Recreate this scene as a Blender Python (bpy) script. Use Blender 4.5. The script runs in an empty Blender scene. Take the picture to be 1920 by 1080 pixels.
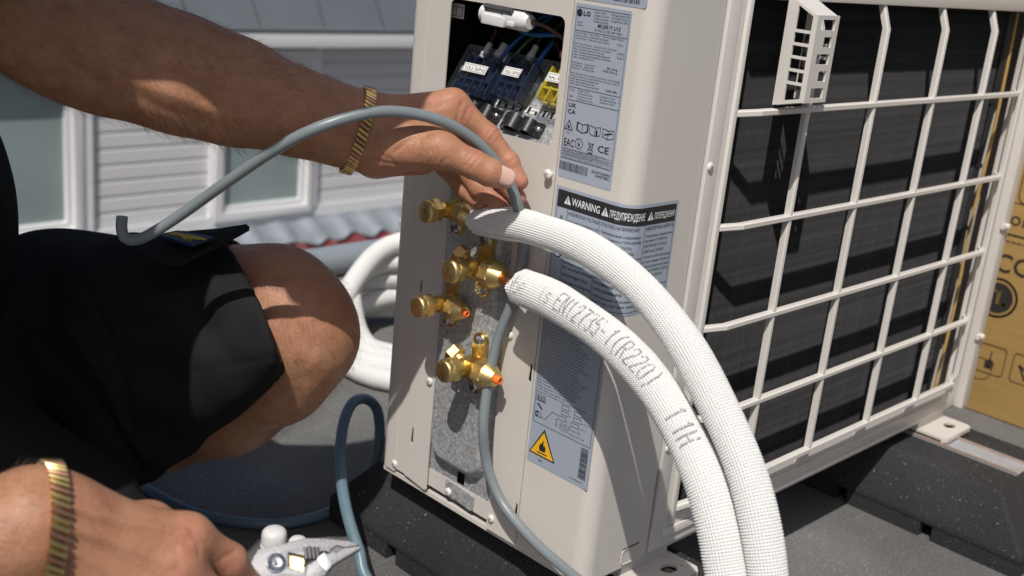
import bpy, bmesh, math, random
import numpy as np
from mathutils import Vector, Matrix
from mathutils.geometry import tessellate_polygon

# ------------------------------------------------------------------ camera
RC = np.array([0.7087792, -0.6989081, 0.0957052, -0.1457144, -0.2777959, -0.9495245, 0.6902169, 0.6590576, -0.2987369]).reshape(3, 3)          # rows: right, down, forward
TC = np.array([0.0626919, 0.2697673, 1.0385015])
FPX = 2162.6911772                                  # focal length in pixels of a 1920 wide frame
CC = -RC.T @ TC
scene = bpy.context.scene
col = scene.collection
cam_d = bpy.data.cameras.new('camera')
cam = bpy.data.objects.new('camera', cam_d)
col.objects.link(cam)
scene.camera = cam
M3 = np.stack([RC[0], -RC[1], -RC[2]], 1)
M4 = Matrix.Identity(4)
for i in range(3):
    for j in range(3):
        M4[i][j] = float(M3[i, j])
    M4[i][3] = float(CC[i])
cam.matrix_world = M4
cam_d.sensor_width = 36.0
cam_d.lens = 36.0 * FPX / 1920.0
cam_d.clip_start = 0.02
cam_d.clip_end = 400
cam_d.dof.use_dof = True
cam_d.dof.focus_distance = 0.985
cam_d.dof.aperture_fstop = 7.5
cam_d.dof.aperture_blades = 9

# ------------------------------------------------------------------ sky, sun, exposure
SUN = np.array([0.0065, 0.0037, -0.0106]); SUN /= np.linalg.norm(SUN)     # direction the light travels
w = bpy.data.worlds.new('World'); scene.world = w; w.use_nodes = True
nt = w.node_tree; bg = nt.nodes['Background']
sky = nt.nodes.new('ShaderNodeTexSky'); sky.sky_type = 'NISHITA'; sky.sun_disc = False
sky.sun_elevation = math.asin(-SUN[2]); sky.sun_rotation = math.atan2(-SUN[0], -SUN[1])
sky.altitude = 20; sky.air_density = 0.85; sky.dust_density = 3.0
nt.links.new(sky.outputs[0], bg.inputs['Color']); bg.inputs['Strength'].default_value = 0.062
sd = bpy.data.lights.new('sun', 'SUN'); sd.energy = 3.7; sd.angle = math.radians(0.53); sd.color = (1.0, 0.955, 0.89)
so = bpy.data.objects.new('sun', sd); col.objects.link(so)
so.rotation_euler = Vector(SUN).to_track_quat('-Z', 'Y').to_euler(); so.location = (-3, -2, 5)
scene.view_settings.view_transform = 'Standard'
scene.view_settings.look = 'None'
scene.view_settings.exposure = 0.0
scene.view_settings.gamma = 1.0
scene.view_settings.use_curve_mapping = False
scene.render.engine = 'CYCLES'
scene.cycles.use_denoising = True
scene.cycles.max_bounces = 8
scene.cycles.transparent_max_bounces = 12

random.seed(7); RNG = np.random.default_rng(11)

# ------------------------------------------------------------------ pixel helpers (1920x1080 photograph)
def ray(u, v):
    return RC.T @ np.array([(u - 960) / FPX, (v - 540) / FPX, 1.0])
def pl(u, v, ax, val):
    d = ray(u, v); return CC + d * ((val - CC[ax]) / d[ax])
def K(u, v, z):
    return CC + ray(u, v) * z
def proj(P):
    q = np.asarray(P) @ RC.T + TC
    return np.stack([960 + FPX * q[..., 0] / q[..., 2], 540 + FPX * q[..., 1] / q[..., 2], q[..., 2]], -1)

# ------------------------------------------------------------------ materials
def new_mat(name):
    m = bpy.data.materials.new(name); m.use_nodes = True
    return m, m.node_tree, m.node_tree.nodes['Principled BSDF']
def mat(name, colour, rough=0.5, metal=0.0, var=0.08, vscale=30.0, bump=0.0, bscale=400.0, spec=0.5, coat=0.0, detail=4.0, rvar=0.08):
    m, nt, b = new_mat(name)
    tc = nt.nodes.new('ShaderNodeTexCoord')
    n = nt.nodes.new('ShaderNodeTexNoise'); n.inputs['Scale'].default_value = vscale; n.inputs['Detail'].default_value = detail
    nt.links.new(tc.outputs['Object'], n.inputs['Vector'])
    mx = nt.nodes.new('ShaderNodeMix'); mx.data_type = 'RGBA'
    c = np.array(colour)
    mx.inputs['A'].default_value = (*np.clip(c * (1 - var), 0, 1), 1); mx.inputs['B'].default_value = (*np.clip(c * (1 + var), 0, 1), 1)
    nt.links.new(n.outputs['Fac'], mx.inputs['Factor']); nt.links.new(mx.outputs['Result'], b.inputs['Base Color'])
    b.inputs['Metallic'].default_value = metal; b.inputs['Specular IOR Level'].default_value = spec; b.inputs['Coat Weight'].default_value = coat
    mr = nt.nodes.new('ShaderNodeMapRange'); mr.inputs['To Min'].default_value = max(.02, rough - rvar); mr.inputs['To Max'].default_value = min(1, rough + rvar)
    nt.links.new(n.outputs['Fac'], mr.inputs['Value']); nt.links.new(mr.outputs['Result'], b.inputs['Roughness'])
    if bump:
        n2 = nt.nodes.new('ShaderNodeTexNoise'); n2.inputs['Scale'].default_value = bscale; n2.inputs['Detail'].default_value = 5
        nt.links.new(tc.outputs['Object'], n2.inputs['Vector'])
        bp = nt.nodes.new('ShaderNodeBump'); bp.inputs['Strength'].default_value = bump; bp.inputs['Distance'].default_value = 0.001
        nt.links.new(n2.outputs['Fac'], bp.inputs['Height']); nt.links.new(bp.outputs['Normal'], b.inputs['Normal'])
    return m
def ramp(nt, pos_cols):
    r = nt.nodes.new('ShaderNodeValToRGB'); e = r.color_ramp.elements
    while len(e) < len(pos_cols): e.new(0.5)
    for k, (p, c) in enumerate(pos_cols):
        e[k].position = p; e[k].color = (*c, 1)
    return r
def speckle_mat(name, base, specks, scale, thr, rough=.85, bump=.6, bscale=900, big=6.0, bigvar=.25):
    m, nt, b = new_mat(name)
    tc = nt.nodes.new('ShaderNodeTexCoord')
    n = nt.nodes.new('ShaderNodeTexNoise'); n.inputs['Scale'].default_value = scale; n.inputs['Detail'].default_value = 2
    nt.links.new(tc.outputs['Object'], n.inputs['Vector'])
    c = np.array(base)
    r = ramp(nt, [(0.0, tuple(c * .55)), (.45, tuple(c)), (thr, tuple(c * 1.25)), (min(.99, thr + .04), specks)])
    nt.links.new(n.outputs['Fac'], r.inputs['Fac'])
    n3 = nt.nodes.new('ShaderNodeTexNoise'); n3.inputs['Scale'].default_value = big; n3.inputs['Detail'].default_value = 6
    nt.links.new(tc.outputs['Object'], n3.inputs['Vector'])
    mr = nt.nodes.new('ShaderNodeMapRange'); mr.inputs['From Min'].default_value = .3; mr.inputs['From Max'].default_value = .7
    mr.inputs['To Min'].default_value = 1 - bigvar; mr.inputs['To Max'].default_value = 1 + bigvar
    nt.links.new(n3.outputs['Fac'], mr.inputs['Value'])
    mul = nt.nodes.new('ShaderNodeVectorMath'); mul.operation = 'SCALE'
    nt.links.new(r.outputs['Color'], mul.inputs[0]); nt.links.new(mr.outputs['Result'], mul.inputs['Scale'])
    nt.links.new(mul.outputs['Vector'], b.inputs['Base Color'])
    b.inputs['Roughness'].default_value = rough; b.inputs['Specular IOR Level'].default_value = .3
    n2 = nt.nodes.new('ShaderNodeTexNoise'); n2.inputs['Scale'].default_value = bscale; n2.inputs['Detail'].default_value = 3
    nt.links.new(tc.outputs['Object'], n2.inputs['Vector'])
    bp = nt.nodes.new('ShaderNodeBump'); bp.inputs['Strength'].default_value = bump; bp.inputs['Distance'].default_value = .0015
    nt.links.new(n2.outputs['Fac'], bp.inputs['Height']); nt.links.new(bp.outputs['Normal'], b.inputs['Normal'])
    return m

MT = {}
MT['beige'] = mat('painted_steel', (.635, .60, .555), .42, var=.035, vscale=7, bump=.14, bscale=1300, rvar=.09, detail=9)
MT['beige_plastic'] = mat('cream_plastic', (.68, .65, .61), .4, var=.03, vscale=20, bump=.05, bscale=900)
MT['screw_white'] = mat('white_screw', (.72, .70, .66), .35, var=.05, vscale=300)
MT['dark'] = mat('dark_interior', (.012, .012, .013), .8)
MT['ink'] = mat('black_ink', (.02, .02, .022), .55)
MT['ink_white'] = mat('white_ink', (.78, .8, .82), .5)
MT['label'] = mat('sky_tinted_silver_label', (.44, .50, .60), .36, metal=.22, var=.02, vscale=8, rvar=.04)  # blue of the reflected sky is mixed into the silver base colour
MT['yellow_ink'] = mat('yellow_ink', (.85, .48, .02), .5)
MT['black_plastic'] = mat('black_plastic', (.018, .018, .019), .36, var=.1, bump=.1, bscale=900)
MT['chrome'] = mat('zinc_screw', (.62, .64, .66), .25, metal=1, var=.12, vscale=300, bump=.2, bscale=800)
MT['copper'] = mat('copper', (.70, .30, .17), .28, metal=1, var=.18, vscale=120, bump=.08, bscale=500)
MT['orange'] = mat('orange_plug', (.85, .20, .03), .35)
MT['foam'] = mat('white_foam', (.71, .71, .70), .6, var=.03, vscale=60, rvar=.05, spec=.3)
MT['foam_cut'] = mat('cut_foam', (.74, .74, .72), .9, var=.1, vscale=500, bump=.8, bscale=1400)
MT['foam_ink'] = mat('grey_jet_ink', (.36, .37, .38), .7, var=.3, vscale=700)
MT['cable'] = mat('grey_cable_sheath', (.205, .235, .25), .36, var=.08, vscale=45, rvar=.07)
MT['blue_cable'] = mat('blue_grey_cable_sheath', (.13, .20, .245), .34, var=.1, vscale=40)
MT['rail'] = mat('galvanised_rail', (.50, .53, .58), .42, metal=.4, var=.2, vscale=60)
MT['rust_recess_shade'] = mat('rusty_edge_and_recess_shade', (.34, .26, .22), .7, var=.25, vscale=90)  # rust on the rail lips; on white screws it paints the recess shade
MT['navy'] = mat('navy_terminal', (.020, .028, .055), .4, var=.3, vscale=200)
MT['olive'] = mat('olive_terminal', (.055, .055, .04), .5)
MT['yellow'] = mat('yellow_plastic', (.86, .62, .01), .38, var=.04, vscale=80)
MT['sticker'] = mat('white_sticker', (.78, .78, .76), .5)
MT['white_plastic'] = mat('white_plastic', (.74, .74, .74), .35, var=.05, vscale=60)
MT['wire_blue'] = mat('blue_wire', (.02, .13, .42), .35)
MT['wire_brown'] = mat('brown_wire', (.10, .045, .03), .4)
MT['wire_green'] = mat('green_yellow_wire', (.10, .22, .05), .4)
MT['wire_black'] = mat('black_wire', (.02, .02, .02), .4)
MT['steel'] = mat('brushed_steel', (.24, .24, .25), .5, metal=.5, var=.15, vscale=50, bump=.25, bscale=600)
MT['steel_dark'] = mat('dark_steel', (.10, .10, .11), .5, metal=.6)
MT['siding'] = mat('painted_siding', (.70, .70, .71), .55, var=.03, vscale=3)
MT['trim'] = mat('white_trim', (.80, .80, .81), .45, var=.02, vscale=3)
MT['zinc'] = mat('zinc_cladding', (.17, .19, .21), .5, metal=.3, var=.15, vscale=2)
MT['lead'] = mat('lead_flashing', (.28, .315, .35), .55, metal=.3, var=.25, vscale=6, bump=.3, bscale=40)
MT['red_tile'] = mat('glazed_red_tile', (.19, .045, .05), .14, var=.12, vscale=8, coat=.6, rvar=.04)
MT['edge'] = mat('roof_edge_metal', (.34, .38, .42), .45, metal=.3, var=.1, vscale=12)
MT['shirt'] = mat('black_shirt', (.010, .010, .012), .9, var=.25, vscale=60, bump=.5, bscale=1800, spec=.12)
MT['shorts'] = mat('black_shorts', (.019, .018, .019), .88, var=.3, vscale=35, bump=.6, bscale=1600, spec=.12)
MT['badge'] = mat('navy_badge', (.012, .03, .075), .5)
MT['badge_yellow'] = mat('yellow_badge_print', (.55, .42, .03), .5)
MT['scuff'] = mat('pale_scuff', (.036, .036, .038), .9, var=.4, vscale=400)
MT['body_hair'] = mat('fine_body_hair', (.10, .06, .035), .5)
MT['hair'] = mat('brown_hair', (.05, .03, .02), .5, var=.3, vscale=100)
MT['gold'] = mat('gold_links', (.72, .55, .24), .3, metal=1, var=.2, vscale=250)
MT['rose'] = mat('copper_links', (.55, .30, .20), .35, metal=1, var=.2, vscale=250)
MT['card_ink'] = mat('dark_box_print', (.025, .022, .02), .7)
MT['card_ink2'] = mat('brown_box_print', (.17, .105, .03), .8)
MT['roof'] = speckle_mat('mineral_roof_felt', (.148, .147, .144), (.38, .38, .37), 420, .66, bump=1.0, bscale=700, big=3.5, bigvar=.42)
MT['rubber'] = speckle_mat('black_rubber_granulate', (.030, .030, .032), (.26, .26, .26), 330, .70, rough=.75, bump=.8, bscale=600)

def m_galv():
    m, nt, b = new_mat('galvanised_sheet')
    tc = nt.nodes.new('ShaderNodeTexCoord')
    v = nt.nodes.new('ShaderNodeTexVoronoi'); v.inputs['Scale'].default_value = 520; nt.links.new(tc.outputs['Object'], v.inputs['Vector'])
    n = nt.nodes.new('ShaderNodeTexNoise'); n.inputs['Scale'].default_value = 22; n.inputs['Detail'].default_value = 4; nt.links.new(tc.outputs['Object'], n.inputs['Vector'])
    r = ramp(nt, [(0, (.27, .275, .28)), (.5, (.41, .42, .43)), (1, (.62, .63, .64))])
    nt.links.new(v.outputs['Color'], r.inputs['Fac'])
    mx = nt.nodes.new('ShaderNodeMix'); mx.data_type = 'RGBA'; mx.blend_type = 'MULTIPLY'; mx.inputs['Factor'].default_value = .5
    nt.links.new(r.outputs['Color'], mx.inputs['A']); nt.links.new(n.outputs['Color'], mx.inputs['B'])
    nt.links.new(r.outputs['Color'], b.inputs['Base Color'])
    b.inputs['Metallic'].default_value = .32
    mr = nt.nodes.new('ShaderNodeMapRange'); mr.inputs['To Min'].default_value = .32; mr.inputs['To Max'].default_value = .62
    nt.links.new(v.outputs['Color'], mr.inputs['Value']); nt.links.new(mr.outputs['Result'], b.inputs['Roughness'])
    bp = nt.nodes.new('ShaderNodeBump'); bp.inputs['Strength'].default_value = .25; bp.inputs['Distance'].default_value = .0006
    nt.links.new(n.outputs['Fac'], bp.inputs['Height']); nt.links.new(bp.outputs['Normal'], b.inputs['Normal'])
    return m
MT['galv'] = m_galv()
def m_brass(name, c, rough):
    m = mat(name, c, rough, metal=1, var=.12, vscale=90, bump=.35, bscale=1100, rvar=.1); return m
MT['brass'] = m_brass('brass', (.86, .66, .26), .26)
MT['brass_dull'] = m_brass('sandblasted_brass', (.76, .58, .27), .38)
def m_fins():
    m, nt, b = new_mat('coil_fins')
    tc = nt.nodes.new('ShaderNodeTexCoord')
    sep = nt.nodes.new('ShaderNodeSeparateXYZ'); nt.links.new(tc.outputs['Object'], sep.inputs[0])
    w1 = nt.nodes.new('ShaderNodeMath'); w1.operation = 'MULTIPLY'; w1.inputs[1].default_value = 2 * math.pi / .0024
    nt.links.new(sep.outputs['X'], w1.inputs[0])
    s1 = nt.nodes.new('ShaderNodeMath'); s1.operation = 'SINE'; nt.links.new(w1.outputs[0], s1.inputs[0])
    n = nt.nodes.new('ShaderNodeTexNoise'); n.inputs['Scale'].default_value = 7; n.inputs['Detail'].default_value = 5; nt.links.new(tc.outputs['Object'], n.inputs['Vector'])
    mp = nt.nodes.new('ShaderNodeMapping'); mp.inputs['Scale'].default_value = (2, 2, 160); nt.links.new(tc.outputs['Object'], mp.inputs['Vector'])
    n2 = nt.nodes.new('ShaderNodeTexNoise'); n2.inputs['Scale'].default_value = 1.0; n2.inputs['Detail'].default_value = 3; nt.links.new(mp.outputs['Vector'], n2.inputs['Vector'])
    r = ramp(nt, [(.3, (.036, .036, .038)), (.7, (.066, .066, .069))]); nt.links.new(n2.outputs['Fac'], r.inputs['Fac'])
    nt.links.new(r.outputs['Color'], b.inputs['Base Color'])
    b.inputs['Roughness'].default_value = .62; b.inputs['Specular IOR Level'].default_value = .35
    bp = nt.nodes.new('ShaderNodeBump'); bp.inputs['Strength'].default_value = .6; bp.inputs['Distance'].default_value = .001
    nt.links.new(s1.outputs[0], bp.inputs['Height']); nt.links.new(bp.outputs['Normal'], b.inputs['Normal'])
    return m
MT['fins'] = m_fins()
def m_clear():
    m = bpy.data.materials.new('clear_plastic'); m.use_nodes = True; nt = m.node_tree; nt.nodes.clear()
    o = nt.nodes.new('ShaderNodeOutputMaterial'); mx = nt.nodes.new('ShaderNodeMixShader'); t = nt.nodes.new('ShaderNodeBsdfTransparent'); g = nt.nodes.new('ShaderNodeBsdfGlossy'); fr = nt.nodes.new('ShaderNodeLayerWeight'); pw = nt.nodes.new('ShaderNodeMath'); ma = nt.nodes.new('ShaderNodeMath')
    t.inputs['Color'].default_value = (.86, .89, .92, 1); g.inputs['Roughness'].default_value = .07; fr.inputs['Blend'].default_value = .5; pw.operation = 'POWER'; pw.inputs[1].default_value = 4.0; ma.operation = 'MULTIPLY_ADD'; ma.inputs[1].default_value = .5; ma.inputs[2].default_value = .045
    nt.links.new(fr.outputs['Facing'], pw.inputs[0]); nt.links.new(pw.outputs[0], ma.inputs[0])
    nt.links.new(ma.outputs[0], mx.inputs[0]); nt.links.new(t.outputs[0], mx.inputs[1]); nt.links.new(g.outputs[0], mx.inputs[2]); nt.links.new(mx.outputs[0], o.inputs['Surface'])
    return m
MT['clear'] = m_clear()
def m_glass(name, c, rough):
    m, nt, b = new_mat(name)
    tc = nt.nodes.new('ShaderNodeTexCoord')
    n = nt.nodes.new('ShaderNodeTexNoise'); n.inputs['Scale'].default_value = 1.2; nt.links.new(tc.outputs['Object'], n.inputs['Vector'])
    r = ramp(nt, [(.3, tuple(np.array(c) * .85)), (.7, tuple(np.array(c) * 1.12))]); nt.links.new(n.outputs['Fac'], r.inputs['Fac'])
    nt.links.new(r.outputs['Color'], b.inputs['Base Color']); b.inputs['Roughness'].default_value = rough
    return m
MT['frost'] = m_glass('frosted_pane', (.27, .34, .34), .3)
def m_card():
    m, nt, b = new_mat('corrugated_cardboard')
    tc = nt.nodes.new('ShaderNodeTexCoord')
    mp = nt.nodes.new('ShaderNodeMapping'); mp.inputs['Scale'].default_value = (1, 1, 30); nt.links.new(tc.outputs['Object'], mp.inputs['Vector'])
    n = nt.nodes.new('ShaderNodeTexNoise'); n.inputs['Scale'].default_value = 9; n.inputs['Detail'].default_value = 6; nt.links.new(mp.outputs['Vector'], n.inputs['Vector'])
    r = ramp(nt, [(.25, (.40, .245, .075)), (.75, (.49, .31, .105))]); nt.links.new(n.outputs['Fac'], r.inputs['Fac'])
    nt.links.new(r.outputs['Color'], b.inputs['Base Color']); b.inputs['Roughness'].default_value = .8
    return m
MT['card'] = m_card()
def m_skin():
    m, nt, b = new_mat('skin')
    tc = nt.nodes.new('ShaderNodeTexCoord')
    n = nt.nodes.new('ShaderNodeTexNoise'); n.inputs['Scale'].default_value = 55; n.inputs['Detail'].default_value = 8; n.inputs['Roughness'].default_value = .7
    nt.links.new(tc.outputs['Object'], n.inputs['Vector'])
    r = ramp(nt, [(.22, (.30, .130, .068)), (.5, (.425, .208, .118)), (.8, (.50, .275, .168))]); nt.links.new(n.outputs['Fac'], r.inputs['Fac'])
    at = nt.nodes.new('ShaderNodeAttribute'); at.attribute_name = 'tint'
    mx = nt.nodes.new('ShaderNodeMix'); mx.data_type = 'RGBA'
    mx.inputs['B'].default_value = (.55, .205, .155, 1)
    nt.links.new(at.outputs['Fac'], mx.inputs['Factor']); nt.links.new(r.outputs['Color'], mx.inputs['A'])
    nt.links.new(mx.outputs['Result'], b.inputs['Base Color'])
    b.inputs['Roughness'].default_value = .46; b.inputs['Specular IOR Level'].default_value = .42
    b.inputs['Subsurface Weight'].default_value = .12; b.inputs['Subsurface Radius'].default_value = (1, .35, .2); b.inputs['Subsurface Scale'].default_value = .004
    v = nt.nodes.new('ShaderNodeTexVoronoi'); v.inputs['Scale'].default_value = 620; v.feature = 'DISTANCE_TO_EDGE'; nt.links.new(tc.outputs['Object'], v.inputs['Vector'])
    n2 = nt.nodes.new('ShaderNodeTexNoise'); n2.inputs['Scale'].default_value = 260; n2.inputs['Detail'].default_value = 4; nt.links.new(tc.outputs['Object'], n2.inputs['Vector'])
    ad = nt.nodes.new('ShaderNodeMath'); ad.operation = 'ADD'; nt.links.new(v.outputs['Distance'], ad.inputs[0]); nt.links.new(n2.outputs['Fac'], ad.inputs[1])
    bp = nt.nodes.new('ShaderNodeBump'); bp.inputs['Strength'].default_value = .6; bp.inputs['Distance'].default_value = .0007
    nt.links.new(ad.outputs[0], bp.inputs['Height']); nt.links.new(bp.outputs['Normal'], b.inputs['Normal'])
    return m
MT['skin'] = m_skin()
MT['nail'] = mat('fingernail', (.60, .40, .32), .28, var=.08, vscale=200)

# ------------------------------------------------------------------ mesh helpers
def basis(d):
    d = np.asarray(d, float); d = d / np.linalg.norm(d)
    a = np.array([0, 0, 1.0]) if abs(d[2]) < .9 else np.array([1.0, 0, 0])
    u = np.cross(d, a); u /= np.linalg.norm(u)
    return u, np.cross(d, u), d
class MB:
    def __init__(s): s.v = []; s.f = []; s.m = []; s.mi = 0
    def add(s, vs, fs):
        o = len(s.v); s.v += [tuple(map(float, q)) for q in vs]
        s.f += [tuple(i + o for i in f) for f in fs]; s.m += [s.mi] * len(fs); return s
    def box(s, x0, x1, y0, y1, z0, z1):
        return s.add([(x0,y0,z0),(x1,y0,z0),(x1,y1,z0),(x0,y1,z0),(x0,y0,z1),(x1,y0,z1),(x1,y1,z1),(x0,y1,z1)],
                     [(3,2,1,0),(4,5,6,7),(0,1,5,4),(1,2,6,5),(2,3,7,6),(3,0,4,7)])
    def obox(s, c, ax, ay, az):                       # oriented box: centre and three half-axis vectors
        c, ax, ay, az = map(np.asarray, (c, ax, ay, az)); p = []
        for dz in (-1, 1):
            for dx, dy in ((-1,-1),(1,-1),(1,1),(-1,1)): p.append(c + dx*ax + dy*ay + dz*az)
        return s.add(p, [(3,2,1,0),(4,5,6,7),(0,1,5,4),(1,2,6,5),(2,3,7,6),(3,0,4,7)])
    def prism(s, pts, fn, t0, t1):                    # convex or concave outline (2D, ccw) mapped by fn(x, y, t)
        n = len(pts); vs = [fn(x, y, t0) for x, y in pts] + [fn(x, y, t1) for x, y in pts]
        tri = tessellate_polygon([[Vector((x, y, 0)) for x, y in pts]])
        fs = [tuple(t) for t in tri] + [tuple(i + n for i in t[::-1]) for t in tri]
        fs += [(i, (i+1) % n, n + (i+1) % n, n + i) for i in range(n)]
        return s.add(vs, fs)
    def sheet(s, outer, holes, fn, t0, t1):           # polygon with holes, given a thickness
        loops = [outer] + holes; flat = [q for l in loops for q in l]; n = len(flat)
        tri = tessellate_polygon([[Vector((x, y, 0)) for x, y in l] for l in loops])
        vs = [fn(x, y, t0) for x, y in flat] + [fn(x, y, t1) for x, y in flat]
        fs = [tuple(t) for t in tri] + [tuple(i + n for i in t[::-1]) for t in tri]
        o = 0
        for l in loops:
            k = len(l); fs += [(o+i, o+(i+1) % k, n+o+(i+1) % k, n+o+i) for i in range(k)]; o += k
        return s.add(vs, fs)
    def lathe(s, p, d, prof, n=24, ph=0.0, cap=True):
        u, v, d = basis(d); p = np.asarray(p, float); vs = []
        for t, r in prof:
            for k in range(n):
                a = ph + 2*math.pi*k/n; vs.append(p + d*t + (u*math.cos(a) + v*math.sin(a))*r)
        fs = []
        for i in range(len(prof)-1):
            for k in range(n): fs.append((i*n+k, i*n+(k+1) % n, (i+1)*n+(k+1) % n, (i+1)*n+k))
        if cap:
            fs.append(tuple(range(n))[::-1]); fs.append(tuple((len(prof)-1)*n+k for k in range(n)))
        return s.add(vs, fs)
    def cyl(s, a, b, r0, r1=None, n=16):
        a = np.asarray(a, float); b = np.asarray(b, float); L = np.linalg.norm(b-a)
        return s.lathe(a, b-a, [(0, r0), (L, r0 if r1 is None else r1)], n)
    def tube(s, path, r, n=12, cap=True, fn=None):
        P = np.asarray(path, float); N = len(P); T, U = frames(P); V = np.cross(T, U)
        rr = np.full(N, r) if np.isscalar(r) else np.asarray(r)
        a = np.arange(n)*2*math.pi/n
        vs = (P[:, None, :] + rr[:, None, None]*(U[:, None, :]*np.cos(a)[None, :, None] + V[:, None, :]*np.sin(a)[None, :, None])).reshape(-1, 3)
        fs = [(i*n+k, i*n+(k+1) % n, (i+1)*n+(k+1) % n, (i+1)*n+k) for i in range(N-1) for k in range(n)]
        if cap: fs += [tuple(range(n))[::-1], tuple((N-1)*n+k for k in range(n))]
        return s.add(vs, fs)
    def build(s, name, m, parent=None, smooth=35, bevel=0, seg=2, loc=None, kind=None, fixn=True):
        me = bpy.data.meshes.new(name); me.from_pydata(s.v, [], s.f)
        ms = m if isinstance(m, (list, tuple)) else [m]
        for q in ms: me.materials.append(MT[q] if isinstance(q, str) else q)
        if len(ms) > 1: me.polygons.foreach_set('material_index', s.m)
        if fixn or bevel:
            bm = bmesh.new(); bm.from_mesh(me)
            if bevel:
                bmesh.ops.remove_doubles(bm, verts=bm.verts, dist=1e-6)
                bmesh.ops.dissolve_limit(bm, angle_limit=.01, verts=bm.verts, edges=bm.edges)
            bmesh.ops.recalc_face_normals(bm, faces=bm.faces)
            if bevel:
                ed = [e for e in bm.edges if len(e.link_faces) == 2 and e.calc_face_angle(0) > .5]
                bmesh.ops.bevel(bm, geom=ed, offset=bevel, segments=seg, affect='EDGES', profile=.6, clamp_overlap=True)
            bm.to_mesh(me); bm.free()
        if smooth:
            me.polygons.foreach_set('use_smooth', [True]*len(me.polygons))
            me.set_sharp_from_angle(angle=math.radians(smooth))
        me.update()
        return link(name, me, parent, kind)
def link(name, me, parent=None, kind=None):
    o = bpy.data.objects.new(name, me); col.objects.link(o)
    if parent is not None: attach(o, parent)
    if kind: o['kind'] = kind
    return o
def attach(o, parent):
    o.parent = parent
    if parent.type == 'EMPTY' and parent.parent is None: o.matrix_parent_inverse = Matrix.Translation(-parent.location)
def thing(name, label, cat, loc=(0, 0, 0), group=None):
    o = bpy.data.objects.new(name, None); col.objects.link(o); o.location = Vector([float(q) for q in loc]); o.empty_display_size = .05
    return tag(o, label, cat, group)
def tag(o, label, cat, group=None):
    o['label'] = label; o['category'] = cat
    if group: o['group'] = group
    return o
def frames(P):
    T = np.gradient(P, axis=0); T /= np.linalg.norm(T, axis=1)[:, None]
    U = np.zeros_like(P); u, _, _ = basis(T[0]); U[0] = u
    for i in range(1, len(P)):
        u = U[i-1] - T[i]*(U[i-1] @ T[i]); U[i] = u/np.linalg.norm(u)
    return T, U
def spline(pts, n):                                   # centripetal-ish Catmull-Rom, resampled evenly to n points
    P = np.array([np.asarray(q, float) for q in pts]); P = np.vstack([2*P[0]-P[1], P, 2*P[-1]-P[-2]])
    out = []
    for i in range(1, len(P)-2):
        t = np.linspace(0, 1, 24, endpoint=False)[:, None]
        p0, p1, p2, p3 = P[i-1:i+3]
        out.append(.5*((2*p1) + (-p0+p2)*t + (2*p0-5*p1+4*p2-p3)*t**2 + (-p0+3*p1-3*p2+p3)*t**3))
    out = np.vstack(out + [P[-2][None]])
    L = np.concatenate([[0], np.cumsum(np.linalg.norm(np.diff(out, axis=0), axis=1))]); s = np.linspace(0, L[-1], n)
    return np.stack([np.interp(s, L, out[:, k]) for k in range(3)], 1)
def rrect(x0, x1, y0, y1, r, n=5):
    q = []
    for cx, cy, a0 in ((x1-r, y1-r, 0), (x0+r, y1-r, 90), (x0+r, y0+r, 180), (x1-r, y0+r, 270)):
        for k in range(n+1):
            a = math.radians(a0 + 90*k/n); q.append((cx + r*math.cos(a), cy + r*math.sin(a)))
    return q
def rect(x0, x1, y0, y1): return [(x0, y0), (x1, y0), (x1, y1), (x0, y1)]

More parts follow.
